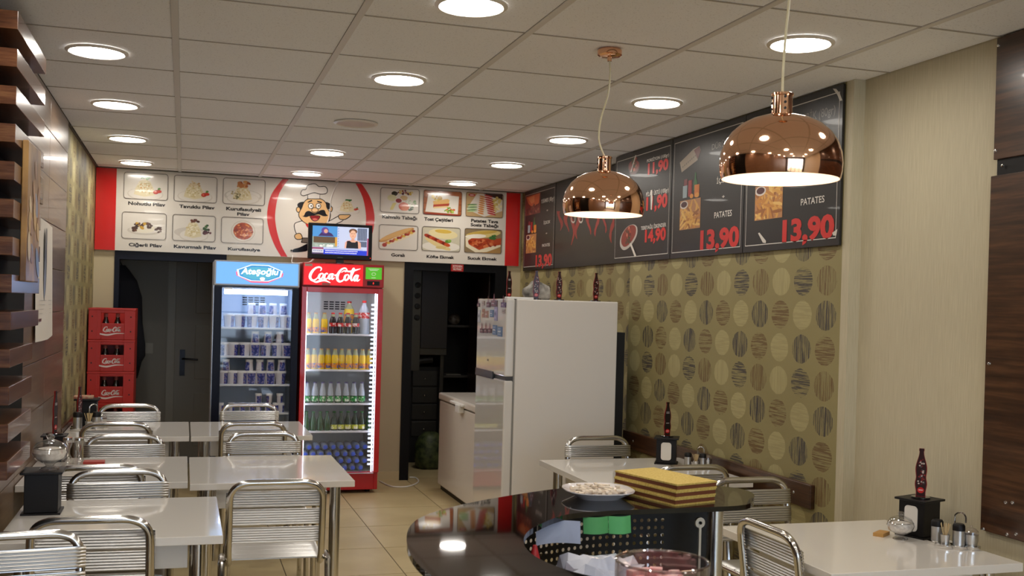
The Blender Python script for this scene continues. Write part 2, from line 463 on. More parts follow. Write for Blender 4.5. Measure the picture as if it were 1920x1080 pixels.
struct('wall_pillar', join(box(XN, 3.0, YF, 3.74, -.1, ZC + .2), box(XR, 3.0, 3.735, 3.785, -.1, ZC + .2)), 'striped vinyl', 'plain cream wall with fine vertical stripes on the right')
# shop front behind the viewer: piers, head and mullions around open glazing
fw = [box(XL, XL + .25, YF - .15, YF, 0, ZC + .2), box(XN - .3, XN, YF - .15, YF, 0, ZC + .2), box(XL, XN, YF - .15, YF, 2.15, ZC + .2), box(XL, XN, YF - .15, YF, -.1, .12)]
for x in (.25, 1.0, 1.75): fw.append(box(x - .03, x + .03, YF - .1, YF - .02, .12, 2.15))
struct('wall_front', join(*fw), 'navy paint', 'shop front frame')
struct('window_1', box(XL + .25, XN - .3, YF - .07, YF - .06, .12, 2.15), 'clear glass', 'shop front glazing')
struct('baseboard_back', join(box(D1[1], D2[0] - .002, YB - .012, YB, 0, .075), box(D2[1] + .002, XF, YB - .012, YB, 0, .075)), 'skirting', 'beige tile skirting')
# door frames
struct('trim_1', join(box(D1[0], D1[0] + .035, YB - .012, YB + .13, 0, 1.8), box(D1[1] - .035, D1[1], YB - .012, YB + .13, 0, 1.8), box(D1[0] + .035, D1[1] - .035, YB - .012, YB + .13, 1.735, 1.8)), 'navy paint', 'dark frame of the left doorway')
struct('trim_2', join(box(D2[0], D2[0] + .075, YB - .012, YB + .13, 0, 1.8), box(D2[1] - .10, D2[1], YB - .012, YB + .13, 0, 1.8), box(D2[0] + .075, D2[1] - .10, YB - .012, YB + .13, 1.735, 1.8)), mat('frame black', '#0c0c0f', .4, spec=.2), 'black frame of the kitchen doorway')
# hall behind the left doorway
struct('wall_hall', join(box(XL, 1.2, 9.75, 9.87, 0, 2.3), box(1.2, 1.3, YB + .12, 9.87, 0, 2.3), box(XL, 1.3, YB + .12, 9.87, 2.3, 2.4)), 'dark wall', 'grey walls of the hall behind the doorway')
hd = struct('door_1', box(-.07, .68, 9.70, 9.745, 0, 1.95), 'grey door', 'grey panelled hall door with lever handle', bevel=.003)
for x0, x1, z0, z1 in ((.10, .30, .15, .62), (.10, .30, .74, 1.22), (.10, .30, 1.32, 1.82), (.36, .58, .15, .62), (.36, .58, .74, 1.22), (.36, .58, 1.32, 1.82)):
    mk('door_panel', box(x0, x1, 9.692, 9.702, z0, z1), 'grey door', hd, bevel=.006)
h_ = mk('door_handle', join(box(-.025, .02, 9.688, 9.70, .77, 1.0), tube([(0, 9.688, .92), (0, 9.655, .92), (.03, 9.645, .92), (.13, 9.645, .915)], .009, 8)), mat('dark metal', '#2a2a2c', .3, 1.0), hd, smooth=True)
struct('trim_3', join(box(-.135, -.07, 9.71, 9.75, 0, 2.02), box(-.07, .75, 9.71, 9.75, 1.95, 2.02)), mat('grey trim', '#a8a498', .5), 'grey door casing in the hall')
mk('switch_plate', box(-.335, -.25, 9.738, 9.75, .96, 1.05), mat('plate grey', '#b5b0a4', .5), bpy.data.objects['wall_hall'])
# kitchen behind the right doorway
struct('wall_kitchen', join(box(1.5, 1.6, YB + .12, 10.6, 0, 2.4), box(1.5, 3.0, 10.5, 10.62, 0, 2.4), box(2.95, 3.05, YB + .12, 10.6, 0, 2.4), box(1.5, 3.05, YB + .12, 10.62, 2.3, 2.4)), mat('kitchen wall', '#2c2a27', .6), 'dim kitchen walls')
# walnut chair rails and panels
tag(mk('wall_rail', box(XR - .024, XR, 3.93, 5.96, .615, .72), 'walnut', bevel=.004), 'long dark walnut rail on the papered right wall', 'wall rail')
for y in (4.06, 5.0, 5.8):
    mk('screw_cap', move(xf(lathe([(.0075, 0), (.006, .003)], 10), Matrix.Rotation(-PI / 2, 4, 'Y')), XR - .024, y, .668), 'chrome', bpy.data.objects['wall_rail'])
tag(mk('wall_rail', box(XL, XL + .024, 6.39, 7.75, .6, .70), 'walnut', bevel=.004), 'dark walnut rail low on the papered left wall', 'wall rail')
wp = thing('wall_panelling', 'dark walnut panelling with black strip at the right edge of the picture', 'panelling', (XN, 2.0, 0))
def lp(name, g, m, par, **kw):
    return mk(name, move(g, -XN, -2.0, 0), m, par, **kw)
lp('panel', box(XN - .022, XN, 1.0, 2.975, 2.0, ZC - .006), 'walnut', wp, bevel=.002)
lp('strip', box(XN - .014, XN, 1.0, 2.965, 1.945, 2.0), 'black plastic', wp)
lp('panel', box(XN - .022, XN, 1.0, 2.985, .725, 1.945), 'walnut', wp, bevel=.002)
for y, z in ((2.965, 2.39), (2.965, 2.03), (2.93, 1.975), (2.965, 1.3), (2.87, .84), (2.84, .845), (2.82, .745), (2.86, .735), (2.97, .73), (2.80, 1.95)):
    p = move(xf(lathe([(.006, 0), (.005, .004), (.002, .005)], 10), Matrix.Rotation(-PI / 2, 4, 'Y')), XN - .022, y, z)
    lp('screw_cap', p, 'chrome', wp, smooth=True)
# ------------------------------------------------------------------ ceiling downlights
LX, LY = (-.356, .864, 2.085), 3.311
COLN = ('left', 'middle', 'right')
dl = None
def downlight(x, y, label, lit=True):
    t = thing('downlight', label, 'downlight', (x, y, ZC), 0, 'round ceiling downlights')
    mk('trim_ring', lathe([(.100, -.001), (.1185, -.001), (.119, -.006), (.106, -.011), (.100, -.006), (.100, -.001)], 40, False), 'trim ring', t, smooth=True)
    mk('diffuser', lathe([(.0001, -.0075), (.101, -.0065)], 40, False), 'downlight on' if lit else 'downlight off', t)
    return t
for c, x in enumerate(LX):
    for k in range(-4, 5):
        y = LY + 1.2 * k
        if k < 0: lab = f'{COLN[c]} row ceiling downlight behind the viewer, {ORD[-k - 1]} one'
        elif c == 1 and k == 2: lab = 'unlit round ceiling downlight in the middle row'
        elif c == 0 and k == 0: lab = 'lit round downlight above the left edge of the picture'
        else:
            n = k - 1 if c == 0 else k
            lab = f'lit round downlight, {ORD[n]} nearest in the {COLN[c]} row on the ceiling'
        downlight(x, y, lab, not (c == 1 and k == 2))
# ------------------------------------------------------------------ copper pendants
def pendant(x, y, zr, label, cord, canopy=True):
    t = thing('pendant_lamp', label, 'pendant lamp', (x, y, zr), 0, 'copper dome pendants')
    prof = [(.1475, 0), (.1515, .018), (.153, .04), (.150, .066), (.141, .092), (.125, .117), (.102, .138), (.075, .152), (.045, .161), (.025, .165)]
    n = len(prof)
    d = mk('shade', lathe(prof, 56, False), 'copper', t, smooth=True, angle=60)
    mk('shade_lining', lathe([(r - .002, z + (0 if i == 0 else -.001)) for i, (r, z) in enumerate(prof)], 56, False), 'lamp white', t, smooth=True, angle=60)
    c = mk('lamp_cap', lathe([(.026, .155), (.0255, .21), (.028, .212), (.028, .217), (.024, .219), (.001, .219)], 28), 'copper', t, smooth=True)
    for a in (-PI / 2 - .25, PI / 2, PI * .9):
        for z in (.177, .192, .206):
            mk('vent_hole', move(rotz(xf(lathe([(.0035, -.001), (.0035, .001)], 10), Matrix.Rotation(PI / 2, 4, 'X')), a + PI / 2), .0262 * math.cos(a), .0262 * math.sin(a), z), 'matte black', c)
    mk('bulb', move(sphere(.030, 18, 12), 0, 0, .062), 'bulb', t, smooth=True)
    mk('bulb_socket', cyl(.016, .088, .155, 14), 'white plastic', t)
    pts = [(0, 0, .217)] + [(a, b, c_ - zr) for a, b, c_ in cord]
    mk('cord', tube(catmull(pts, 8), .0035, 8), mat('cord clear', '#c9bf9d', .35), t, smooth=True)
    ex, ey, ez = cord[-1]
    mk('canopy', move(lathe([(.001, -.045), (.008, -.045), (.009, -.03), (.038, -.028), (.046, -.022), (.046, -.006), (.040, 0)], 36), ex, ey, ZC - zr), 'copper', t, smooth=True)
    return t
pendant(1.49, 3.672, 1.803, 'copper dome pendant lamp further back, above the white fridge', [(-.025, 0, 2.08), (-.02, 0, 2.16), (.005, 0, 2.25), (.012, 0, 2.33), (.008, 0, 2.39)])
pendant(1.433, 2.352, 1.790, 'larger looking copper dome pendant lamp in front', [(.0, 0, 2.06), (.004, 0, 2.15), (.012, 0, 2.25), (.016, 0, 2.33), (.016, 0, 2.39)])
# ------------------------------------------------------------------ slatted wood decoration on the left wall
sd = thing('slat_screen', 'stack of horizontal wood slats projecting from the left wall', 'wall decoration', (-.64, 3.7, 0))
def sl(name, g, m, **kw): return mk(name, move(g, .64, -3.7, 0), m, sd, **kw)
sl('backing', box(-.64, -.628, 2.6, 4.74, .80, 2.415), mat('dark backing', '#121110', .8, spec=.1))
slat0 = None
for k in range(13):
    z = 2.338 - .1185 * k
    y1 = 4.34 if k < 5 else (4.30 if k < 9 else 4.16)
    sl('wood_slat', box(-.628, -.52, 3.64, y1, z - .058, z), 'slat wood', bevel=.0015)
# canvas hung on the slats
cv = thing('canvas_picture', 'small brown and gold abstract canvas hung on the wood slats', 'picture', (-.516, 3.95, 1.6))
mk('canvas', move(box(-.519, -.50, 3.79, 4.10, 1.49, 1.955), .516, -3.95, -1.6), speck('canvas paint', '#6b4a2c', '#b58a4e', 5, .35, detail=5, sc=(1, 2, 1)), cv, bevel=.003)
fr = Frame((-.4995, 0, 0), (0, 1, 0), (0, 0, 1), 0)
p = Print(fr)
for i in range(14):
    p.poly(ell(3.83 + .24 * random.random(), 1.53 + .38 * random.random(), .02 + .02 * random.random(), .03 + .05 * random.random(), 12, random.random()), random.choice(['#c9a25c', '#8a5a34', '#6d7fa0', '#a87a48', '#d6c09a']), i * .2)
o = p.build('painted_shapes', cv); o.location = (.516, -3.95, -1.6)
# wall calendar
cal = thing('wall_calendar', 'long narrow paper calendar hanging on the wood laminate wall', 'calendar', (-.638, 5.4, 1.5))
sheet_pts = [(-.637, 5.10), (-.630, 5.25), (-.628, 5.45), (-.633, 5.68)]
A = [(x, y, 1.80 - .03 * (y - 5.1)) for x, y in sheet_pts]; B = [(x + .012, y, 1.235 + .05 * max(0, y - 5.45)) for x, y in sheet_pts]
g = (A + B + [(x - .002, y, z) for x, y, z in A + B], [(0, 1, 5, 4), (1, 2, 6, 5), (2, 3, 7, 6), (8, 12, 13, 9), (9, 13, 14, 10), (10, 14, 15, 11), (0, 4, 12, 8), (3, 11, 15, 7), (4, 5, 13, 12), (5, 6, 14, 13), (6, 7, 15, 14)])
mk('paper_sheet', move(g, .638, -5.4, -1.5), mat('paper', '#d9d2c6', .7), cal)
fr = Frame((-.621, 0, 0), (0, 1, 0), (0, 0, 1), 0)
p = Print(fr)
p.poly(ell(5.34, 1.60, .045, .16, 20), '#55565c', 0); p.poly(ell(5.32, 1.52, .03, .10, 14), '#8b8a90', 1); p.poly(ell(5.36, 1.70, .02, .06, 14), '#2f3036', 1)
p.poly([(5.15, 1.325), (5.55, 1.325), (5.55, 1.338), (5.15, 1.338)], '#6b3a34', 0)
for i in range(4): p.poly([(5.15, 1.36 + .02 * i), (5.6, 1.36 + .02 * i), (5.6, 1.362 + .02 * i), (5.15, 1.362 + .02 * i)], '#a9a39a', 0)
o = p.build('calendar_print', cal); o.location = (.638, -5.4, -1.5)
tag(mk('thermostat', box(-.64, -.628, 5.16, 5.26, 1.86, 1.98), mat('dull gold', '#7d694f', .4), bevel=.003), 'small square thermostat plate high on the wood laminate wall', 'wall plate')
# ------------------------------------------------------------------ long food sign on the back wall
sg = thing('menu_sign', 'long white and red food sign across the top of the back wall', 'sign', (1.0, 8.53, 1.8))
OFS = (-1.0, -8.53, -1.8)
def par(o, t, ofs): o.parent = t; o.location = ofs; return o
YS = 8.525
par(mk('board', box(XL + .005, 2.70, YS, YB, 1.8, 2.418), mat('sign board', '#dcd5c9', .14, coat=.3)), sg, OFS)
F = Frame((0, YS, 0), (1, 0, 0), (0, 0, 1), 1)
GP = MATS['glossy print']
uL = F.uv(217, 400)[0]; uR = F.uv(948, 430)[0]
for ua, ub in ((XL + .005, uL), (uR, 2.70)):
    p = Print(F); p.poly([(ua, 1.8), (ub, 1.8), (ub, 2.418), (ua, 2.418)], '#d01f1c')
    par(p.build('red_panel', None, GP), sg, OFS)
c1 = lambda x, y: (160 + x / 5.3333, 300 + y / 5.3333)
c2 = lambda x, y: (500 + x / 5.4, 310 + y / 5.4)
c3 = lambda x, y: (680 + x / 5.4, 320 + y / 5.4)
for lo, ro in (([(180, 116), (50, 290), (5, 480), (20, 640), (75, 800), (145, 924)], [(240, 118), (130, 280), (88, 470), (95, 620), (140, 790), (210, 926)]),
               ([(945, 158), (1045, 320), (1088, 480), (1088, 600), (1062, 720), (1020, 830), (955, 950)], [(888, 158), (970, 320), (1003, 480), (1003, 600), (985, 720), (950, 830), (890, 945)])):
    p = Print(F)
    A = catmull([F.uv(*c2(*q)) + (0,) for q in lo], 5); B = catmull([F.uv(*c2(*q)) + (0,) for q in ro], 5)
    cl = lambda q: (q[0], min(max(q[1], 1.802), 2.416))
    n = min(len(A), len(B))
    p.band([cl(q) for q in A[:n]], [cl(q) for q in B[:n]], '#cf2423')
    par(p.build('red_arc', None, GP), sg, OFS)
CAPS = [('Nohutlu Pilav', c1, 428, 800, 447, 465, 424), ('Tavuklu Pilav', c1, 938, 1293, 480, 491, 455), ('Kurufasulyeli', c1, 1408, 1757, 503, 515, 478), ('Pilav', c1, 1518, 1643, 553, 560, 528),
        ('Ciğerli Pilav', c1, 433, 768, 862, 872, 837), ('Kavurmalı Pilav', c1, 884, 1308, 880, 893, 856), ('Kurufasulye', c1, 1425, 1748, 903, 912, 880),
        ('Kahvaltı Tabağı', c3, 198, 550, 482, 497, 459), ('Tost Çeşitleri', c3, 622, 913, 507, 515, 480), ('Patates Tava', c3, 1097, 1372, 522, 530, 496), ('Sosis Tabağı', c3, 1092, 1372, 564, 573, 540),
        ('Goralı', c3, 288, 425, 867, 872, 840), ('Köfte Ekmek', c3, 647, 927, 885, 892, 860), ('Sucuk Ekmek', c3, 1062, 1360, 901, 908, 876)]
for s, c, x0, x1, y0, y1, yt in CAPS:
    p = Print(F); a, b = c(x0, y0), c(x1, y1)
    p.ptext(s, a[0], b[0], (a[1], b[1]), c((x0 + x1) / 2, yt)[1], '#241f1d', bold=.04)
    par(p.build('caption', None, GP), sg, OFS)
class Pic:
    def __init__(s, pr, u0, u1, v0, v1): s.p, s.u0, s.u1, s.v0, s.v1 = pr, u0, u1, v0, v1; s.k = 3
    def q(s, x, y): return s.u0 + x * (s.u1 - s.u0), s.v0 + y * (s.v1 - s.v0)
    def e(s, cx, cy, rx, ry, c, rot=0, n=18):
        s.k += .12; pts = ell(0, 0, rx * 1.3, ry, n, rot)
        s.p.poly([s.q(min(max(cx + a / 1.3, .012), .988), min(max(cy + b, .015), .985)) for a, b in pts], c, s.k)
    def g(s, pts, c):
        s.k += .12; s.p.poly([s.q(*a) for a in pts], c, s.k)
    def sp(s, cx, cy, rx, ry, n, cols, size, seed=1):
        r = random.Random(seed)
        for i in range(n):
            a, d = r.random() * 2 * PI, math.sqrt(r.random())
            s.e(cx + rx * d * math.cos(a), cy + ry * d * math.sin(a), size * (.6 + .8 * r.random()), size * (.6 + .8 * r.random()), r.choice(cols), r.random() * PI, 7)
def rice(P, cx, cy, rx, ry, seed):
    P.e(cx + .02, cy - ry * .75, rx * 1.7, ry * .75, '#cfc6b8'); P.e(cx + .02, cy - ry * .70, rx * 1.6, ry * .66, '#ded7cb')
    P.g([(cx - rx, cy - ry * .8), (cx - rx * .85, cy - ry * .1), (cx - rx * .5, cy + ry * .7), (cx, cy + ry), (cx + rx * .5, cy + ry * .7), (cx + rx * .85, cy - ry * .1), (cx + rx, cy - ry * .8), (cx, cy - ry * 1.05)], '#dccfa8')
    P.sp(cx, cy - .02, rx * .75, ry * .75, 60, ['#e6dcbc', '#c9b888', '#ece2c6', '#d2bf8c'], .024, seed)
def tomato(P, x, y):
    P.sp(x + .05, y + .07, .06, .07, 6, ['#4c7a34', '#3b6a2c'], .035, 5); P.e(x, y, .07, .075, '#b5261c', .4); P.e(x + .07, y + .03, .055, .06, '#c43a26'); P.e(x - .02, y, .03, .035, '#dc6a50')
def pic1(P): rice(P, .47, .45, .24, .33, 1); P.sp(.45, .42, .15, .18, 9, ['#c99a5c'], .02, 8); P.sp(.48, .82, .09, .06, 8, ['#4f8038', '#6b9a4c'], .04, 3); tomato(P, .73, .3)
def pic2(P): rice(P, .47, .45, .24, .32, 2); P.sp(.46, .66, .14, .12, 16, ['#d2b48a', '#c6a273', '#e0cba6'], .03, 4); tomato(P, .70, .3)
def pic3(P): P.e(.48, .34, .45, .24, '#c8c0b3'); P.e(.48, .36, .40, .20, '#e0dacf'); rice(P, .46, .46, .23, .3, 3); P.sp(.3, .38, .12, .16, 22, ['#8f8560', '#6d6a48', '#b8a878'], .026, 9); P.sp(.5, .78, .16, .12, 18, ['#b8733a', '#9a4f22', '#cc9055'], .045, 6)
def pic4(P): P.e(.5, .32, .38, .16, '#c9c1b4'); P.e(.5, .35, .33, .13, '#ded7cb'); P.e(.5, .40, .24, .16, '#e3dbc6'); P.sp(.5, .52, .2, .12, 22, ['#4b2f22', '#6a4630', '#c79a2c', '#3a241c'], .045, 7); P.sp(.28, .36, .06, .07, 8, ['#4b2f22', '#6a4630'], .04, 8); P.sp(.82, .37, .07, .08, 8, ['#4b2f22', '#5a3a2a'], .04, 9)
def pic5(P): P.e(.44, .33, .4, .2, '#cbc3b7'); rice(P, .48, .46, .2, .32, 5); P.sp(.52, .78, .08, .07, 10, ['#4b2a22', '#6e4030'], .035, 4); P.sp(.8, .38, .09, .1, 12, ['#4b2a2a', '#6a3f40'], .04, 5); P.sp(.79, .55, .07, .1, 8, ['#3d5a34', '#55713f'], .035, 6)
def pic6(P): P.e(.52, .48, .29, .41, '#c6bcab'); P.e(.52, .48, .27, .385, '#dcd4c6'); P.e(.52, .48, .235, .33, '#a8421d'); P.sp(.52, .48, .22, .3, 80, ['#c8642c', '#b04a20', '#dc8a4c', '#8c3216', '#e0a066'], .026, 2)
def pic7(P):
    P.e(.5, .5, .42, .44, '#dcd6cc'); P.e(.36, .78, .1, .12, '#e8e2d8'); P.e(.36, .78, .08, .095, '#2e2a22'); P.sp(.62, .84, .2, .1, 24, ['#5a2a3a', '#c9a83c', '#8a3a30', '#d8c890'], .035, 3)
    P.e(.3, .6, .12, .13, '#d8d4a8'); P.e(.6, .62, .1, .1, '#c8a878'); P.e(.47, .5, .1, .115, '#e6ded4'); P.e(.47, .5, .078, .09, '#8e1c20')
    P.g([(.25, .12), (.33, .12), (.42, .42), (.32, .4)], '#d8cc86'); P.sp(.75, .45, .16, .12, 20, ['#b9c6a4', '#8fae86', '#dfe4d2'], .035, 4)
    P.e(.6, .28, .13, .17, '#c85a38'); P.e(.64, .24, .1, .13, '#d87a52'); P.sp(.8, .2, .08, .08, 8, ['#4c6a48', '#37523a'], .03, 5)
def pic8(P):
    P.g([(.01, .01), (.99, .01), (.99, .98), (.01, .98)], '#a45f38')
    for y in (.2, .45, .7): P.g([(.01, y), (.99, y), (.99, y + .02), (.01, y + .02)], '#6f3a22')
    P.g([(.06, .12), (.9, .08), (.92, .8), (.13, .86)], '#e3dcd0')
    P.g([(.27, .42), (.66, .46), (.68, .64), (.62, .68), (.25, .56)], '#e3b46a'); P.g([(.26, .3), (.66, .38), (.68, .5), (.26, .42)], '#b1442c'); P.g([(.27, .26), (.64, .33), (.67, .40), (.27, .33)], '#e8c890')
    P.sp(.34, .72, .12, .14, 16, ['#d8b84c', '#e4cc74', '#b8922c'], .045, 2); P.sp(.68, .22, .13, .13, 22, ['#8aa63c', '#b4c862', '#6c8a2c', '#d86a3a'], .035, 3)
    P.g([(.01, .01), (.99, .01), (.99, .06), (.01, .08)], '#8d2f22')
def pic9(P):
    P.g([(.01, .01), (.99, .01), (.99, .98), (.01, .98)], '#b99a6c'); P.g([(.03, .3), (.5, .02), (.98, .3), (.98, .95), (.3, .95)], '#d8d0c4')
    P.g([(.45, .98), (.98, .98), (.98, .75), (.7, .84)], '#3a2420'); P.sp(.8, .55, .15, .28, 30, ['#dcc67c', '#cdb260', '#ece0b0'], .05, 3)
    for i in range(6): P.e(.18, .5 - .055 * i, .14, .022, ['#4c7a3a', '#a9c88a'][i % 2], .1)
    for i in range(9):
        P.e(.44 - .004 * i, .84 - .085 * i, .085, .035, '#c8864a', -.25); P.e(.6 + .012 * i, .88 - .09 * i, .12, .036, '#a8282c', -.25); P.e(.6 + .012 * i, .855 - .09 * i, .09, .015, '#d8837c', -.25)
    P.e(.16, .88, .09, .055, '#b3262c'); P.e(.16, .88, .06, .025, '#d9b0a8')
def pic10(P):
    P.e(.45, .6, .5, .13, '#c08b4c', .48); P.e(.44, .63, .46, .085, '#d9ac6c', .48); P.e(.5, .45, .5, .1, '#e6d6b4', .48)
    for i in range(16):
        t = i / 15; P.e(.16 + .72 * t, .2 + .55 * t + .03 * (i % 2), .045, .05, ['#a83a22', '#c86a3a', '#d8b04c', '#8c2a1c'][i % 4], .5)
    P.e(.15, .18, .06, .08, '#a8321f')
def pic11(P):
    P.g([(.01, .01), (.99, .01), (.99, .98), (.01, .98)], '#c7c0a8'); P.e(.5, .2, .5, .2, '#e2dccf'); P.e(.55, .72, .38, .2, '#e0d2a0', -.1); P.e(.55, .82, .22, .08, '#cfae50', -.05)
    P.e(.42, .3, .38, .12, '#dcc68c', -.5); 
    for i in range(9): P.e(.14 + .065 * i, .62 - .043 * i, .085, .07, ['#a8381f', '#7c2818', '#c2522c'][i % 3], -.4)
    P.e(.68, .42, .08, .07, '#5c8a34'); P.e(.72, .45, .05, .05, '#86ac4c'); P.e(.5, .16, .14, .06, '#cfb878')
def pic12(P):
    P.g([(.01, .01), (.99, .01), (.99, .98), (.01, .98)], '#8a7656'); P.g([(.03, .6), (.05, .25), (.3, .03), (.6, .06), (.97, .3), (.97, .5)], '#e4d8b8'); P.e(.5, .78, .47, .15, '#d6c27c', .16); P.e(.48, .84, .4, .07, '#c4a54c', .16); P.e(.3, .68, .28, .09, '#ece4d0', .1)
    P.g([(.1, .5), (.2, .6), (.85, .62), (.98, .65), (.98, .38), (.7, .3), (.4, .13), (.12, .35)], '#b04420'); P.sp(.5, .4, .36, .15, 46, ['#c05a2c', '#983418', '#d07444', '#8c2c14'], .045, 5)
    P.sp(.78, .68, .1, .07, 10, ['#3f7034', '#2c5a2c'], .045, 6); P.g([(.4, .02), (.97, .02), (.97, .28), (.62, .07)], '#a9824c')
PICS = [(c1, (388, 118), (833, 142), (822, 408), (380, 385), pic1), (c1, (890, 150), (1323, 172), (1313, 435), (880, 412), pic2), (c1, (1380, 177), (1802, 198), (1795, 458), (1370, 440), pic3),
        (c1, (370, 515), (815, 535), (805, 803), (358, 783), pic4), (c1, (873, 542), (1306, 560), (1297, 823), (865, 805), pic5), (c1, (1363, 566), (1785, 585), (1776, 845), (1352, 828), pic6),
        (c3, (180, 168), (580, 192), (570, 438), (173, 422), pic7), (c3, (615, 193), (1008, 212), (1000, 462), (610, 445), pic8), (c3, (1045, 217), (1425, 232), (1418, 482), (1038, 465), pic9),
        (c3, (165, 542), (566, 560), (555, 810), (160, 795), pic10), (c3, (602, 563), (993, 578), (983, 827), (595, 808), pic11), (c3, (1030, 583), (1413, 597), (1403, 845), (1025, 830), pic12)]
for c, a, b, d, e, fn in PICS:
    a, b, d, e = [F.uv(*c(*q)) for q in (a, b, d, e)]
    u0, u1, v0, v1 = (a[0] + e[0]) / 2, (b[0] + d[0]) / 2, (d[1] + e[1]) / 2, (a[1] + b[1]) / 2
    p = Print(F, .0006, .00008); rr = rrect(u0, u1, v0, v1, .022)
    p.poly(rr, '#ddd6ca', 1); fn(Pic(p, u0, u1, v0, v1)); p.ring(rr, .004, '#5b5048', 60)
    par(p.build('food_picture', None, GP), sg, OFS)
# cook drawing
p = Print(F, .0006, .00012)
def cp(pts, c, layer, line=None, sub=4):
    q = [F.uv(*c2(*a)) for a in pts]
    q = [(v.x, v.y) for v in catmull([a + (0,) for a in q], sub, True)] if sub else q
    p.poly(q, c, layer)
    if line: p.stroke([a for a in q] + [q[0]], line, '#1b1718', layer + .6, 0)
LN = .006
cp([(280, 600), (330, 570), (420, 560), (520, 590), (620, 570), (760, 500), (770, 560), (640, 620), (520, 700), (460, 760), (360, 740), (300, 690)], '#e3ddd2', 2, LN)
cp([(350, 780), (365, 735), (440, 735), (440, 790)], '#6a6058', 3, LN, 0)
cp([(335, 830), (420, 790), (430, 830), (400, 870), (265, 880), (270, 850)], '#15131a', 4, None, 3)
cp([(290, 700), (340, 690), (360, 740), (310, 750), (285, 730)], '#e0b47a', 5, LN)
cp([(730, 505), (790, 500), (850, 505), (800, 545), (740, 545)], '#e0b47a', 5, LN)
cp([(310, 400), (335, 375), (385, 375), (375, 440), (330, 440)], '#17151c', 5, None)
cp([(590, 375), (630, 380), (655, 410), (640, 445), (595, 430)], '#17151c', 5, None)
cp([(300, 450), (310, 425), (335, 430), (340, 465), (315, 475)], '#e3b67c', 6, LN)
cp([(640, 450), (650, 420), (665, 430), (658, 465), (640, 470)], '#e3b67c', 6, LN)
cp([(375, 380), (410, 345), (480, 332), (560, 345), (600, 385), (610, 430), (645, 490), (630, 560), (570, 600), (480, 610), (400, 590), (340, 540), (325, 490), (355, 430)], '#e6b980', 7, LN)
cp([(395, 590), (480, 615), (560, 595), (520, 640), (430, 640)], '#c8231f', 8, None)
cp([(415, 340), (415, 275), (540, 280), (537, 340)], '#e6e0d6', 9, LN, 0)
cp([(345, 290), (360, 250), (395, 245), (420, 200), (490, 188), (530, 215), (590, 215), (615, 250), (600, 285), (540, 292), (480, 278), (410, 298), (370, 308)], '#e6e0d6', 10, LN)
for ex in (447, 523):
    cp([(ex + 25 * math.cos(t * PI / 6), 412 + 27 * math.sin(t * PI / 6)) for t in range(12)], '#f2efe8', 11, LN * .8, 2)
    cp([(ex + 5 + 7 * math.cos(t * PI / 4), 412 + 8 * math.sin(t * PI / 4)) for t in range(8)], '#15131a', 13, None, 2)
cp([(412, 372), (455, 350), (462, 362), (420, 378)], '#17151c', 11, None, 0)
cp([(510, 358), (560, 372), (555, 385), (512, 370)], '#17151c', 11, None, 0)
cp([(352, 510), (375, 512), (395, 475), (430, 462), (488, 485), (545, 455), (585, 455), (600, 490), (618, 510), (575, 515), (530, 498), (490, 503), (440, 512), (395, 525)], '#141218', 12, None)
cp([(440, 512), (490, 508), (540, 515), (520, 552), (485, 565), (455, 548)], '#8e1f22', 13, LN * .8)
cp([(460, 545), (490, 535), (518, 548), (488, 562)], '#d8655c', 15, None)
cp([(455, 455), (470, 432), (500, 430), (522, 450), (510, 472), (470, 474)], '#edc08a', 16, LN * .8)
par(p.build('cook_drawing', None, GP), sg, OFS)
p = Print(F, .0006, .00012)
a, b = F.uv(*c2(700, 480)), F.uv(*c2(950, 350))
P = Pic(p, a[0], b[0], a[1], b[1]); P.k = 20; P.e(.5, .3, .5, .24, '#d9d2c6'); rice(P, .45, .5, .3, .42, 6); P.sp(.4, .5, .2, .25, 10, ['#c99a5c'], .03, 8); P.sp(.5, .95, .1, .05, 8, ['#2f6a34'], .06, 3); tomato(P, .8, .3)
par(p.build('rice_plate_picture', None, GP), sg, OFS)
# ------------------------------------------------------------------ price boards on the right wall
def board(name, X, y0, y1, label, z0=1.745, z1=2.418):
    t = thing(name, label, 'menu board', (X, (y0 + y1) / 2, z0)); ofs = (-X, -(y0 + y1) / 2, -z0)
    par(mk('panel', box(X, X + .012, min(y0, y1), max(y0, y1), z0, z1), 'menu black', bevel=.001), t, ofs)
    return t, ofs, Frame((X, 0, 0), (0, -1, 0), (0, 0, 1), 0)
c4 = lambda x, y: (960 + x / 4.1531, 260 + y / 4.1531)
c5 = lambda x, y: (1240 + x / 3, 140 + y / 3)
def lettering(t, ofs, F, items):
    for it in items:
        s, c, x0, x1, yb0, yb1, yt, colr, bo = it
        p = Print(F); a, b = c(x0, yb0), c(x1, yb1)
        p.ptext(s, a[0], b[0], (a[1], b[1]), c((x0 + x1) / 2, yt)[1], colr, bold=bo)
        par(p.build('price' if colr == RED else 'lettering'), t, ofs)
def rect(F, c, x0, x1, y0, y1):
    a, b = F.uv(*c(x0, (y0 + y1) / 2)), F.uv(*c(x1, (y0 + y1) / 2)); m = (x0 + x1) / 2
    return a[0], b[0], F.uv(*c(m, y1))[1], F.uv(*c(m, y0))[1]
def border(t, ofs, F, y0, y1, z0=1.745, z1=2.418):
    p = Print(F); p.ring([(-y0 + .022, z0 + .03), (-y1 - .022, z0 + .03), (-y1 - .022, z1 - .03), (-y0 + .022, z1 - .03)], .005, '#d9d4cc', 1)
    par(p.build('border_line'), t, ofs)
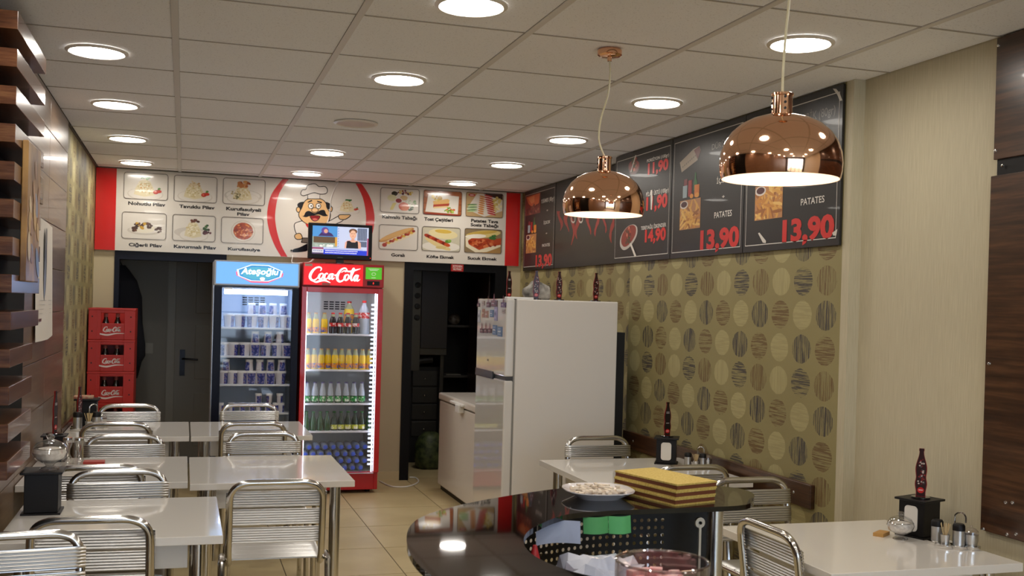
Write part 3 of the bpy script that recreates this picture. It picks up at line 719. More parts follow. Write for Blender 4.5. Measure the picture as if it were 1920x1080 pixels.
def fries(t, ofs, F, r, seed=1):
    p = Print(F, .0006, .00008); P = Pic(p, *r); P.g([(0, 0), (1, 0), (1, 1), (0, 1)], '#b78052')
    q = random.Random(seed)
    for i in range(46):
        x, y, a, l = .1 + .8 * q.random(), .08 + .75 * q.random(), q.random() * PI, .14 + .12 * q.random()
        P.e(x, y, l, .05, q.choice(['#d8a04c', '#e6bc6c', '#c4843a', '#e0ac58', '#9c5f2a']), a, 8)
    P.e(.2, .85, .2, .14, '#d9cfc6'); P.e(.2, .86, .15, .10, '#4a1c22')
    par(p.build('fries_picture'), t, ofs)
def drinks(t, ofs, F, r):
    p = Print(F, .0006, .00008); P = Pic(p, *r)
    P.g([(.65, .3), (.85, .3), (.85, .6), (.78, .75), (.78, .97), (.70, .97), (.70, .75), (.65, .6)], '#2e6f3c'); P.g([(.35, .1), (.55, .1), (.55, .72), (.35, .72)], '#a41f22'); P.g([(.05, .08), (.28, .08), (.3, .55), (.05, .55)], '#9fb0b8'); P.g([(.1, .55), (.3, .55), (.3, .8), (.1, .8)], '#7a2a30')
    P.g([(.7, .05), (.97, .05), (.97, .5), (.7, .5)], '#d97b28'); P.e(.55, .1, .1, .09, '#e0902c'); P.e(.85, .1, .12, .1, '#e69a3c')
    par(p.build('drinks_picture'), t, ofs)
RED = '#d02a26'
t, ofs, G = board('menu_board', 2.595, 4.578, 3.788, 'nearest black price board, with fries and 13,90 at its lower right')
border(t, ofs, G, 4.578, 3.788)
lettering(t, ofs, G, [('PATATES', c5, 785, 918, 735, 717, 690, '#e3ded6', .012), ('13,90', c5, 680, 972, 938, 912, 808, RED, .045), ('TOMBİK (80gr)', c5, 735, 980, 272, 233, 208, '#77726b', .012)])
fries(t, ofs, G, rect(G, c5, 528, 683, 618, 812), 3)
for q in ([(965, 78), (985, 80), (1005, 105), (1020, 145), (1005, 148), (992, 115)], [(962, 890), (992, 868), (985, 905), (968, 905)], [(545, 892), (553, 888), (590, 935), (588, 948), (572, 945)]):
    p = Print(G); p.ppoly([c5(*a) for a in q], '#d4cec4', 2); par(p.build('torn_sticker'), t, ofs)
t, ofs, G = board('menu_board', 2.595, 5.385, 4.584, 'second black price board from the right, with a wrap, drinks and fries')
border(t, ofs, G, 5.385, 4.584)
lettering(t, ofs, G, [('DÜRÜM', c5, 285, 378, 418, 402, 380, '#8a857d', .012), ('İÇECEK', c5, 312, 405, 610, 598, 576, '#e3ded6', .012), ('+', c5, 342, 357, 697, 695, 676, '#e3ded6', .012), ('PATATES', c5, 298, 397, 806, 795, 768, '#e3ded6', .012), ('13,90', c5, 218, 437, 982, 958, 870, RED, .045)])
fries(t, ofs, G, rect(G, c5, 105, 220, 702, 868), 4); drinks(t, ofs, G, rect(G, c5, 118, 218, 552, 698))
p = Print(G, .0006, .0001); p.ppoly([c5(*a) for a in [(105, 495), (180, 420), (215, 400), (222, 425), (205, 480), (115, 550)]], '#b9aa98', 1); p.ppoly([c5(*a) for a in [(185, 425), (215, 400), (222, 430), (205, 478)]], '#7a3a34', 2)
for i in range(8): p.ppoly([c5(118 + 10 * i + a, 520 - 9 * i + b) for a, b in ((0, 0), (5, -8), (9, -4), (4, 6))], '#8d8274', 3)
par(p.build('wrap_picture'), t, ofs)
t, ofs, G = board('menu_board', 2.595, 6.205, 5.392, 'black price board with three prices behind the further lamp')
border(t, ofs, G, 6.205, 5.392)
W = '#e3ded6'
lettering(t, ofs, G, [('PORSİYON (100gr)', c4, 1052, 1223, 182, 140, 138, W, .012), ('11,90', c4, 1058, 1218, 272, 240, 178, RED, .045), ('PİLAV ÜSTÜ (100gr)', c4, 1045, 1220, 446, 418, 402, W, .012), ('11,90', c4, 1045, 1210, 548, 534, 446, RED, .045), ('TEREYAĞLI İSKENDER', c4, 1005, 1200, 711, 684, 670, W, .012), ('14,90', c4, 1035, 1198, 800, 786, 705, RED, .045)])
for pts, seed in (([(905, 230), (915, 190), (955, 170), (992, 185), (990, 235), (960, 275), (925, 275)], 2), ([(842, 830), (850, 760), (890, 695), (940, 668), (975, 690), (970, 760), (920, 840), (870, 868)], 3)):
    p = Print(G, .0006, .0001); q = [G.uv(*c4(*a)) for a in pts]; q = [(v.x, v.y) for v in catmull([a + (0,) for a in q], 4, True)]
    p.poly(q, '#bfb8b0' if seed == 3 else '#5a2a28', 1)
    cu, cv_ = sum(a[0] for a in q) / len(q), sum(a[1] for a in q) / len(q); r = random.Random(seed)
    p.poly([(cu + (a - cu) * .85, cv_ + .008 + (b - cv_) * .85) for a, b in q], '#8a3328', 2)
    for i in range(26): p.poly(ell(cu + .07 * (r.random() - .5), cv_ + .008 + .09 * (r.random() - .5), .014, .011, 7), r.choice(['#a8402c', '#6d2018', '#c8745c', '#5c3a2a', '#3f4a2c']), 3 + i * .1)
    par(p.build('plate_picture'), t, ofs)
for q in ([(962, 130), (972, 128), (945, 215), (932, 262), (926, 258)], [(1082, 402), (1096, 398), (1098, 470), (1090, 556), (1083, 552)], [(918, 815), (932, 812), (972, 915), (958, 922)]):
    p = Print(G); p.ppoly([c4(*a) for a in q], '#dcd6cc', 8); par(p.build('torn_sticker'), t, ofs)
t, ofs, G = board('menu_board', 2.712, 7.655, 6.0, 'wide black board with red flame marks behind the further lamp', 1.757)
p = Print(G, .0006, .0001); r = random.Random(4)
for cxx in (375, 430, 470, 510, 600, 660, 720, 780):
    q0, q1 = 555 + r.random() * 40, 700 + r.random() * 150
    n = 9; A, B = [], []
    for i in range(n):
        f = i / (n - 1); wv = (26 * (1 - f) ** .6 + 4) * (.6 + .7 * r.random()); x = cxx + 14 * math.sin(f * 5 + cxx); y = q0 + (q1 - q0) * f
        A.append(G.uv(*c4(x - wv / 2, y))); B.append(G.uv(*c4(x + wv / 2, y)))
    p.band(A, B, '#a02420', 1)
for x in (478, 537):
    p.stroke([G.uv(*c4(a, b)) for a, b in ((x - 16, 612), (x - 14, 640), (x, 652), (x + 12, 640), (x + 14, 612))], .012, '#d8d2ca', 3)
par(p.build('flame_print'), t, ofs)
t, ofs, G = board('menu_board', 2.712, 8.44, 7.665, 'furthest black price board in the corner, with burger and fries', 1.757)
border(t, ofs, G, 8.44, 7.665, 1.757)
lettering(t, ofs, G, [('Y.EKMEK (80gr)', c4, 228, 328, 500, 482, 462, W, .012), ('+', c4, 268, 283, 568, 565, 550, W, .012), ('İÇECEK', c4, 247, 298, 668, 655, 640, W, .012), ('+', c4, 262, 276, 746, 743, 730, W, .012), ('PATATES', c4, 235, 295, 844, 836, 818, W, .012), ('13,90', c4, 183, 310, 995, 984, 906, RED, .045)])
fries(t, ofs, G, rect(G, c4, 110, 188, 745, 890), 5); drinks(t, ofs, G, rect(G, c4, 122, 192, 615, 738))
p = Print(G, .0006, .0001); P = Pic(p, *rect(G, c4, 106, 222, 435, 590)); P.g([(0, 0), (1, 0), (1, 1), (0, 1)], '#6b2a24'); P.g([(.05, .95), (.95, .98), (.9, .5), (.5, .35), (.2, .6)], '#c8623a'); P.g([(.15, .9), (.6, .92), (.6, .6), (.4, .55)], '#dc8a5c'); P.sp(.5, .25, .4, .2, 20, ['#4a2420', '#7a4434', '#96604a'], .07, 3)
par(p.build('burger_picture'), t, ofs)
# ------------------------------------------------------------------ display coolers
mat('cooler inside', '#c9d3e0', .5)
mat('cooler inside grey', '#dcdbd8', .5)
mat('shelf white', '#dfe3ea', .35)
def cooler(name, label, x0, x1, y0, y1, h, zh, door_m, body_m, inner_m, side_t, gx0, gx1, gz0, gz1, shelves, base_z, toe):
    """body, header, door with pane, shelves; coordinates in the room"""
    t = thing(name, label, 'display fridge', ((x0 + x1) / 2, (y0 + y1) / 2, 0)); ofs = (-(x0 + x1) / 2, -(y0 + y1) / 2, 0)
    A = lambda n, g, m, **kw: par(mk(n, g, m, **kw), t, ofs)
    iz0 = gz0 - .02
    A('body', join(box(x0, x0 + .03, y0 + .04, y1, base_z, h), box(x1 - .03, x1, y0 + .04, y1, base_z, h), box(x0 + .03, x1 - .03, y1 - .03, y1, base_z, h), box(x0 + .03, x1 - .03, y0 + .04, y1 - .03, zh - .02, h), box(x0 + .03, x1 - .03, y0 + .04, y1 - .03, base_z, iz0)), body_m, bevel=.003)
    A('liner', join(box(x0 + .03, x0 + .034, y0 + .045, y1 - .03, iz0, zh - .02), box(x1 - .034, x1 - .03, y0 + .045, y1 - .03, iz0, zh - .02), box(x0 + .034, x1 - .034, y1 - .036, y1 - .03, iz0, zh - .02), box(x0 + .034, x1 - .034, y0 + .045, y1 - .036, iz0, iz0 + .004), box(x0 + .034, x1 - .034, y0 + .045, y1 - .036, zh - .024, zh - .02)), inner_m)
    A('header', box(x0, x1, y0 - .01, y0 + .04, zh, h), body_m, bevel=.004)
    d = A('door', join(box(x0, gx0, y0, y0 + .04, base_z + toe, zh - .008), box(gx1, x1, y0, y0 + .04, base_z + toe, zh - .008), box(gx0, gx1, y0, y0 + .04, base_z + toe, gz0), box(gx0, gx1, y0, y0 + .04, gz1, zh - .008)), door_m, bevel=.003)
    mk('glass_pane', box(gx0, gx1, y0 + .014, y0 + .018, gz0, gz1), 'clear glass', d)
    A('kick_plate', box(x0 + .012, x1 - .012, y0 + .07, y0 + .1, .03, base_z + toe - .005), body_m, bevel=.003)
    for fx in (x0 + .06, x1 - .06): A('foot', cyl(.02, 0, .035, 12, fx, y0 + .14), 'black plastic')
    for z in shelves:
        s = A('shelf', box(x0 + .036, x1 - .036, y0 + .075, y1 - .04, z - .014, z), 'shelf white', bevel=.002)
    g = []
    for r in range(4):
        for c in range(4): g.append(box((x0 + x1) / 2 - .075 + .045 * c, (x0 + x1) / 2 - .04 + .045 * c, y1 - .038, y1 - .034, gz1 - .13 + .018 * r, gz1 - .12 + .018 * r))
    A('vent_grille', join(*g), 'matte black')
    return t, ofs, A
Y0 = 7.95
def zat(py, y, px=640): return on(px, py, 1, y).z
# red cooler
RX0, RX1 = .835, 1.445
rs = [zat(626, Y0 + .075), zat(693, Y0 + .075), zat(756, Y0 + .075), zat(808, Y0 + .075)]
gz0r, gz1r = zat(886, Y0), zat(549, Y0)
t, ofs, A = cooler('drinks_cooler', 'tall red glass-door drinks cooler with white script lettering', RX0, RX1, Y0, 8.52, 1.742, 1.57, 'red lacquer', mat('red body', '#b30f14', .35), 'cooler inside grey', .03, .872, 1.405, gz0r, gz1r, rs, .03, .135)
RC = t
hf = Frame((0, Y0 - .011, 0), (1, 0, 0), (0, 0, 1), 1)
HP = print_mat('lit red header', .3, emit=1.1)
p = Print(hf); p.poly([(.845, 1.578), (1.285, 1.578), (1.285, 1.735), (.845, 1.735)], '#cc0a14', 0); par(p.build('header_light', None, HP), t, ofs)
p = Print(hf); cola_logo(p, .872, 1.588, .395, .135, '#f4efec', 3, .28); par(p.build('script_lettering', None, HP), t, ofs)
p = Print(hf); p.poly([(1.305, 1.632), (1.428, 1.632), (1.428, 1.722), (1.305, 1.722)], '#5fd22a', 0); [p.poly([(1.366 - w_, z), (1.366 + w_, z), (1.366 + w_, z + .004), (1.366 - w_, z + .004)], '#e8f4d8', 1) for w_, z in ((.04, 1.708), (.03, 1.698), (.016, 1.642))]; p.ring(ell(1.366, 1.672, .016, .012, 16), .003, '#e8f4d8', 1); par(p.build('green_sticker', None, print_mat('lit green', .4, emit=.35)), t, ofs)
A('thermostat_display', box(1.318, 1.412, Y0 - .014, Y0 - .01, 1.586, 1.618), 'black plastic')
p = Print(Frame((0, Y0 - .0145, 0), (1, 0, 0), (0, 0, 1), 1)); p.text('5', 1.365, 1.596, .012, '#ff2a20', .009, bold=.02); par(p.build('display_digits', None, print_mat('lit digits', .4, emit=2.0)), t, ofs)
p = Print(hf); p.poly([(.85, 1.715), (.905, 1.715), (.905, 1.733), (.85, 1.733)], '#b3a898', 4); p.poly([(.98, 1.578), (1.04, 1.578), (1.04, 1.594), (.98, 1.594)], '#b3544a', 4); par(p.build('small_sticker'), t, ofs)
A('light_strip', join(box(RX1 - .052, RX1 - .046, Y0 + .05, Y0 + .06, gz0r, gz1r), box(RX0 + .042, RX0 + .046, Y0 + .05, Y0 + .06, gz0r, gz1r)), mat('cooler led', '#ffffff', emit=8, ecol='#dfe8ff'))
A('ceiling_light', box(RX0 + .08, RX1 - .08, Y0 + .06, Y0 + .075, gz1r + .004, gz1r + .010), mat('added cooler light', '#ffffff', emit=16, ecol='#e8eeff'))  # unseen lamp behind the header, added to brighten the upper interior
lk = [box(RX1 - .075, RX1 - .034, Y0 + .08, Y0 + .10, gz0r + .04 + .033 * i, gz0r + .055 + .033 * i) for i in range(38)]
A('shelf_rack', join(*lk), 'shelf white')
A('vent_lines', join(*[box(RX0 + .03, RX1 - .03, Y0 + .066, Y0 + .07, .055 + .02 * i, .06 + .02 * i) for i in range(4)]), mat('dark red', '#7c0a0e', .4))
# blue cooler
BX0, BX1 = .205, .815
bs = [zat(614, Y0 + .075, 480), zat(667.5, Y0 + .075, 480), zat(720.5, Y0 + .075, 480), zat(774, Y0 + .075, 480), .42]
gz0b, gz1b = .2, zat(540, Y0, 480)
t, ofs, A = cooler('dairy_cooler', 'tall dark blue glass-door dairy cooler with lit blue header', BX0, BX1, Y0, 8.52, 1.735, 1.553, mat('dark navy door', '#0a0e22', .35, spec=.2), mat('cooler shell', '#b9bdc6', .35), 'cooler inside', .03, .262, .765, gz0b, gz1b, bs, .03, .12)
BP = print_mat('lit blue header', .3, emit=1.1)
p = Print(hf)
p.poly([(BX0 + .012, 1.565), (BX1 - .012, 1.565), (BX1 - .012, 1.725), (BX0 + .012, 1.725)], '#659fd8', 0)
par(p.build('header_light', None, BP), t, ofs)
p = Print(hf, .001); cu = .525
hexa = lambda s, dv=0, k=1: [(cu - .155 * s, 1.648 + .022 * s * k + dv), (cu - .145 * s, 1.672 + dv), (cu - .06 * s, 1.648 + .058 * s + dv), (cu + .06 * s, 1.648 + .058 * s + dv), (cu + .145 * s, 1.672 + dv), (cu + .155 * s, 1.648 + .022 * s * k + dv), (cu + .145 * s, 1.625 + dv), (cu + .06 * s, 1.648 - .055 * s + dv), (cu - .06 * s, 1.648 - .055 * s + dv), (cu - .145 * s, 1.625 + dv)]
p.poly([(cu - .17, 1.655), (cu - .14, 1.655), (cu - .05, 1.60), (cu + .05, 1.60), (cu + .14, 1.655), (cu + .17, 1.655), (cu + .165, 1.628), (cu + .06, 1.578), (cu - .06, 1.578), (cu - .165, 1.628)], '#e0567a', 1)
p.poly(hexa(1.06), '#f2f5f8', 2); p.poly(hexa(.98), '#3a86bc', 3); p.poly(hexa(.8, -.002), '#4a9cb8', 4); p.text('Ateşoğlu', cu, 1.640, .042, '#fbfbfb', .27, bold=.03, layer=5, shear=.2); p.poly(ell(cu + .02, 1.608, .018, .012, 14), '#f6f0e4', 5)
par(p.build('dairy_emblem', None, BP), t, ofs)
A('light_strip', box(BX0 + .075, BX1 - .08, Y0 + .055, Y0 + .07, gz1b - .048, gz1b - .012), mat('cooler tube', '#ffffff', emit=16, ecol='#b4d0ff'))
A('edge_trim', box(BX0 - .004, BX0, Y0 - .005, Y0 + .0, .15, 1.553), mat('steel trim', '#a9a9ab', .3, 1.0))
A('name_plate', box(BX0 + .075, BX0 + .13, Y0 - .004, Y0, 1.525, 1.537), 'white plastic')
A('back_rail', join(box(BX0 + .05, BX1 - .05, 8.476, 8.482, 1.35, 1.358), box(BX0 + .05, BX1 - .05, 8.476, 8.482, 1.29, 1.295)), mat('blue grey rail', '#8fa5c0', .4))
# ------------------------------------------------------------------ what stands in the coolers
def bottle_kind(name, prof_body, prof_top, label_z, cap_z, m_body, m_top, m_label, m_cap, r_label, r_cap, extra=None):
    """first bottle of a kind; copies share its meshes"""
    t = thing(name, 'bottle', 'bottle', (0, 0, -5))
    mk('body', lathe(prof_body, 16), m_body, t, smooth=True)
    if prof_top: mk('neck', lathe(prof_top, 16), m_top, t, smooth=True)
    if m_label: mk('label', lathe([(r_label, label_z[0]), (r_label, label_z[1])], 16, False), m_label, t, smooth=True)
    mk('cap', lathe([(r_cap, cap_z[0]), (r_cap, cap_z[1] - .002), (r_cap * .8, cap_z[1])], 14), m_cap, t, smooth=True)
    return t
def two_tone(name, a, b, c, rough=.4):
    """paper label print: band of a second colour and a blurry mark"""
    m = mat(name, a, rough); q = NT(m); co = q.coords(); n1 = q.noise(co, 60, 2); 
    q.base(q.ramp(n1, [(.42, a), (.5, b), (.6, c)])); return m
mat('orange soda', '#f2cc1e', .12, coat=.5); mat('bottle glass pale', '#a9b08a', .1, coat=.5); mat('cola dark', '#1c0f10', .1, coat=.5)
mat('green glass', '#1d4a26', .1, coat=.6); mat('dark green glass', '#16301c', .1, coat=.6); mat('pet clear', '#aab4bf', .12, coat=.5); mat('cap gold', '#c79a5a', .35, .6); mat('cap red', '#c4161a', .4); mat('cap blue', '#2f55c4', .4); mat('cap green', '#2d6a3a', .4); mat('cap violet', '#5a5578', .4)
two_tone('orange label', '#e48a1c', '#e8a02a', '#3a4f9e'); two_tone('cola label', '#c4161a', '#d02a2a', '#f2e6e2'); two_tone('sprite label', '#1f8a3c', '#2c9a48', '#e8efe0'); two_tone('mineral label', '#b7bf2a', '#c9cf3c', '#f0efdc'); 
mat('water bottle', '#8f9db4', .12, coat=.5)
proto = {}
proto['orange'] = bottle_kind('soda_bottle', [(.0245, 0), (.0265, .004), (.0265, .075), (.0255, .095), (.022, .110)], [(.022, .110), (.0165, .128), (.0145, .148)], (.010, .046), (.147, .157), 'orange soda', 'bottle glass pale', 'orange label', 'cap gold', .0272, .0145)
proto['cola'] = bottle_kind('soda_bottle', [(.025, 0), (.028, .004), (.028, .05), (.0265, .07), (.028, .085), (.022, .11), (.015, .13)], [(.015, .13), (.0125, .15)], (.055, .082), (.149, .159), 'cola dark', 'bottle glass pale', 'cola label', 'cap red', .0288, .0145)
proto['sprite'] = bottle_kind('soda_bottle', [(.024, 0), (.0265, .004), (.0265, .055)], [(.0265, .055), (.0255, .08), (.02, .105), (.0135, .128), (.0125, .15)], (.012, .05), (.149, .159), 'green glass', 'pet clear', 'sprite label', 'cap violet', .0272, .0145)
proto['mineral'] = bottle_kind('mineral_bottle', [(.023, 0), (.025, .004), (.025, .06), (.022, .085), (.013, .11), (.0115, .138)], None, (.012, .045), (.136, .146), 'dark green glass', None, 'mineral label', 'cap green', .0257, .0135)
proto['mineral2'] = bottle_kind('mineral_bottle', [(.023, 0), (.025, .004), (.025, .06), (.022, .085), (.013, .11), (.0115, .138)], None, (.02, .03), (.136, .146), 'green glass', None, None, 'cap green', .0257, .0135)
proto['water'] = bottle_kind('water_bottle', [(.026, 0), (.029, .006), (.028, .05), (.029, .08), (.028, .12), (.022, .145), (.0135, .16)], None, (.05, .09), (.16, .178), 'water bottle', None, None, 'cap blue', .0295, .0165)
proto['big'] = bottle_kind('large_soda_bottle', [(.04, 0), (.045, .008), (.045, .13), (.04, .16)], [(.04, .16), (.03, .2), (.016, .225), (.0145, .24)], (.12, .165), (.24, .258), 'pet clear', 'pet clear', 'cola label', 'cap red', .0458, .0175)
proto['bigorange'] = bottle_kind('large_soda_bottle', [(.04, 0), (.043, .008), (.043, .15), (.036, .19)], [(.036, .19), (.016, .225), (.0145, .235)], (.10, .15), (.235, .25), 'orange soda', 'bottle glass pale', 'orange label', 'cap red', .0437, .0175)
used = set()
def put(kind, x, y, z, label, group, rz=0.0):
    t = proto[kind]
    if kind in used: return dup(t, (x, y, z), rz, label, group)
    used.add(kind); t.location = (x, y, z); t.rotation_euler = (0, 0, rz); t['label'] = label; t['group'] = group; return t
yf = Y0 + .12
def xat(px, y=yf, py=650): return on(px, py, 1, y).x
for i, px in enumerate((577, 591, 607)): put('orange', xat(px), yf, rs[0], f'{ORD[i]} orange soda from left, top shelf of red cooler', 'orange sodas in the red cooler', i * 1.3)
for i, px in enumerate((623, 637, 651, 666)): put('cola', xat(px), yf, rs[0], f'{ORD[i]} dark cola from left, top shelf of red cooler', 'cola bottles in the red cooler', i * .9)
put('bigorange', xat(653, yf + .16), yf + .16, rs[0], 'tall orange drink bottle with red cap behind the colas', 'large bottles in the red cooler')
put('big', xat(681, yf + .03), yf + .03, rs[0], 'large clear bottle with red label at the right of the top shelf', 'large bottles in the red cooler')
for i in range(10): put('orange', xat(577 + 12.9 * i), yf + .01 * (i % 2), rs[1], f'{ORD[i]} yellow soda from left, second shelf of red cooler', 'orange sodas in the red cooler', i * 1.1)
for i in range(8): put('sprite', xat(578 + 14.6 * i), yf, rs[2], f'{ORD[i]} green-label bottle from left, third shelf of red cooler', 'clear lemonades in the red cooler', i * .7)
for i in range(10): put('mineral' if 4 <= i <= 8 else 'mineral2', xat(578 + 13 * i), yf, rs[3], f'{ORD[i]} dark green bottle from left, fourth shelf of red cooler', 'green bottles in the red cooler', i * .5)
# water bottles stand in tilted rows at the bottom
zb = gz0r - .016
for r in range(4):
    for c in range(8):
        put('water', .905 + .0605 * c + .03 * (r % 2), Y0 + .30, zb + .030 + .0535 * r, f'{ORD[c]} lying water bottle from left, {ORD[r]} layer up, bottom of red cooler', 'water bottles in the red cooler').rotation_euler = (PI / 2, 0, 0)
# dairy tubs
def tub_mat():
    m = mat('tub print', '#e7e6ea', .35); q = NT(m); co = q.coords(); sp = q.n('ShaderNodeSeparateXYZ'); q.l(co, sp.inputs[0])
    an = q.val('ARCTAN2', sp.outputs[1], sp.outputs[0]); w_ = q.val('SINE', q.val('MULTIPLY', an, 2.0))
    band = q.val('GREATER_THAN', w_, -.1); n1 = q.noise(co, 55, 2)
    blue = q.ramp(n1, [(.4, '#27307c'), (.5, '#3f4fa8'), (.56, '#a8a4cc'), (.62, '#5a3a6c')])
    q.base(q.mix(band, hx('#d9d5dc'), blue)); return m
tub_mat(); mat('lid white', '#e8e8ec', .35)
def tub_kind(name, r0, r1, h):
    t = thing(name, 'tub', 'dairy tub', (0, 0, -5))
    mk('cup', lathe([(r0 * .95, 0), (r0, .004), (r1, h - .016)], 20), 'tub print', t, smooth=True)
    mk('lid', lathe([(r1 * 1.04, h - .018), (r1 * 1.07, h - .014), (r1 * 1.07, h - .003), (r1 * 1.02, h)], 20), 'lid white', t, smooth=True)
    return t
proto['tub'] = tub_kind('yogurt_tub', .034, .0405, .098); proto['cup'] = tub_kind('yogurt_cup', .031, .026, .083); proto['jar'] = tub_kind('ayran_cup', .021, .023, .07)
yt = Y0 + .13
G_ = 'dairy tubs in the blue cooler'
def tubs(kind, pxs, z, where):
    for i, px in enumerate(pxs): put(kind, xat(px, yt), yt, z, f'{ORD[i]} dairy tub from left, {where}, blue cooler', G_, (px * 7) % 6)
tubs('tub', (428, 449, 471, 492, 512, 533), bs[0], 'lower row of top shelf')
tubs('cup', (470, 490, 510, 529), bs[0] + .0985, 'upper row of top shelf')
tubs('tub', (420, 437, 459, 478, 498, 519, 538), bs[1], 'lower row of second shelf')
tubs('cup', (478, 502, 524), bs[1] + .0985, 'upper row of second shelf')
tubs('tub', (419, 437, 455, 472, 490, 508, 527), bs[2], 'lower row of third shelf')
tubs('cup', (424, 468, 488, 508, 529), bs[2] + .0985, 'upper row of third shelf')
tubs('jar', (416, 437, 457, 475, 488, 505, 520, 530), bs[3], 'lower row of fourth shelf')
tubs('jar', (487, 507, 527), bs[3] + .0705, 'upper row of fourth shelf')
# ------------------------------------------------------------------ television on the red cooler
YT = 8.10
a, b = on(579, 418, 1, YT), on(697, 490, 1, YT)
tvx0, tvx1, tvz0, tvz1 = a.x, b.x, 1.778, 2.052
tv = thing('television', 'small black flat television on top of the red cooler', 'television', ((tvx0 + tvx1) / 2, YT, 1.742)); o3 = (-(tvx0 + tvx1) / 2, -YT, -1.742)
par(mk('casing', box(tvx0, tvx1, YT, YT + .045, tvz0, tvz1), 'black plastic', bevel=.006), tv, o3)
par(mk('stand', join(box((tvx0 + tvx1) / 2 - .03, (tvx0 + tvx1) / 2 + .03, YT + .01, YT + .03, 1.752, tvz0 + .02), prism(ell((tvx0 + tvx1) / 2, YT + .03, .11, .075, 24), 1.742, 1.752)), 'black lacquer'), tv, o3)
TF = Frame((0, YT - .0005, 0), (1, 0, 0), (0, 0, 1), 1)
p = Print(TF, .0006, .0001); P = Pic(p, tvx0 + .03, tvx1 - .03, tvz0 + .038, tvz1 - .022); P.k = 0
P.g([(0, 0), (1, 0), (1, 1), (0, 1)], '#b9c4e0'); P.g([(0, .62), (.44, .62), (.44, 1), (0, 1)], '#4a8cc8'); P.g([(0, .25), (.44, .25), (.44, .62), (0, .62)], '#8fa094'); P.g([(.02, .4), (.40, .4), (.40, .62), (.02, .62)], '#5b4630'); P.g([(.40, .3), (.44, .3), (.44, .62), (.40, .62)], '#c8963c'); P.sp(.2, .31, .17, .04, 16, ['#c8d4cc', '#9fb0a4', '#e0e6e0'], .03, 2)
P.g([(.1, .64), (.38, .64), (.34, .74), (.27, .80), (.16, .78)], '#3c2a5c'); P.e(.22, .84, .065, .12, '#5a3f8c'); P.e(.235, .82, .035, .075, '#cf9a80')
P.g([(.80, .3), (.97, .3), (.97, .97), (.80, .97)], '#566078'); 
for i in range(5): P.g([(.82 + .03 * i, .52), (.828 + .03 * i, .52), (.828 + .03 * i, .95), (.82 + .03 * i, .95)], '#8a94ac')
P.g([(.8, .5), (.97, .5), (.97, .53), (.8, .53)], '#a8b4cc')
P.g([(.57, .24), (.58, .45), (.62, .52), (.69, .54), (.74, .54), (.81, .52), (.86, .45), (.87, .24)], '#d8a48c'); P.g([(.69, .5), (.75, .5), (.745, .66), (.695, .66)], '#cf987e'); P.g([(.60, .24), (.615, .5), (.66, .51), (.70, .46), (.76, .46), (.79, .51), (.81, .48), (.82, .24)], '#141118'); P.e(.72, .74, .062, .16, '#d6a386'); P.e(.72, .85, .075, .1, '#6a4a34'); P.e(.72, .77, .052, .12, '#dcab8e'); P.e(.70, .77, .01, .012, '#3a2a24'); P.e(.74, .77, .01, .012, '#3a2a24'); P.e(.72, .69, .018, .01, '#b05a52')
for i in range(8): P.g([(.44 + .01, .26 + .09 * i), (.465, .29 + .09 * i), (.465, .33 + .09 * i), (.45, .30 + .09 * i)], '#6a84c4')
P.g([(.2, .0), (1, .0), (1, .17), (.2, .17)], '#2238c4'); P.g([(0, .05), (.2, .05), (.2, .17), (0, .17)], '#c8ccd8'); P.g([(0, .17), (.2, .17), (.2, .24), (0, .24)], '#8c4a6a'); P.g([(0, 0), (.2, 0), (.2, .05), (0, .05)], '#4a3a5c'); P.g([(.2, .17), (.9, .17), (.9, .23), (.2, .23)], '#a8b4d8')
for yy, n, s in ((.115, 30, 1), (.045, 28, 5)):
    r = random.Random(s); x = .23
    for i in range(n):
        w_ = .008 + .012 * r.random(); P.g([(x, yy), (x + w_, yy), (x + w_, yy + .03), (x, yy + .03)], '#e6ecfa'); x += w_ + .006
        if x > .9: break
for i in range(5): P.g([(.02 + .034 * i, .09), (.045 + .034 * i, .09), (.045 + .034 * i, .14), (.02 + .034 * i, .14)], '#8a8ea4')
P.g([(.975, 0), (1, 0), (1, .62), (.975, .62)], '#a04a6c')
par(p.build('screen', None, print_mat('television picture', .2, emit=.9)), tv, o3)
par(mk('power_light', cbox(tvx1 - .012, YT - .001, tvz0 + .02, .004, .002, .004), mat('led red', '#ff2010', emit=3)), tv, o3)
par(mk('front_badge', cbox((tvx0 + tvx1) / 2, YT - .001, tvz0 + .016, .04, .002, .006), mat('badge', '#3d5548', .3)), tv, o3)
tag(mk('television_cable', tube(catmull([F.pt(*F.uv(637, 336), .006)] + [F.pt(*F.uv(*c2(*q)), .007) for q in ((690, 230), (650, 340), (640, 450), (612, 580))] + [(tvx0 + .1, 8.46, 1.98), (tvx0 + .08, 8.40, 1.80), (tvx0 + .02, 8.42, 1.749)], 8), .0035, 8), 'white plastic', smooth=True), 'thin white cable running from the ceiling down behind the television', 'cable')
tag(mk('looped_cable', tube(catmull([F.pt(*F.uv(*c2(255, 860)), .006), F.pt(*F.uv(*c2(262, 920)), .006), (.80, 8.38, 1.752), (.87, 8.25, 1.750), (.93, 8.20, 1.760), (.95, 8.16, 1.79)], 8), .003, 8), 'white plastic', smooth=True), 'short white cable looping on the cooler tops left of the television', 'cable')
mk('cable_clip', cbox(*F.pt(*F.uv(*c2(250, 862)), .004), .012, .008, .012), 'dark metal', bpy.data.objects['menu_sign']).location = OFS
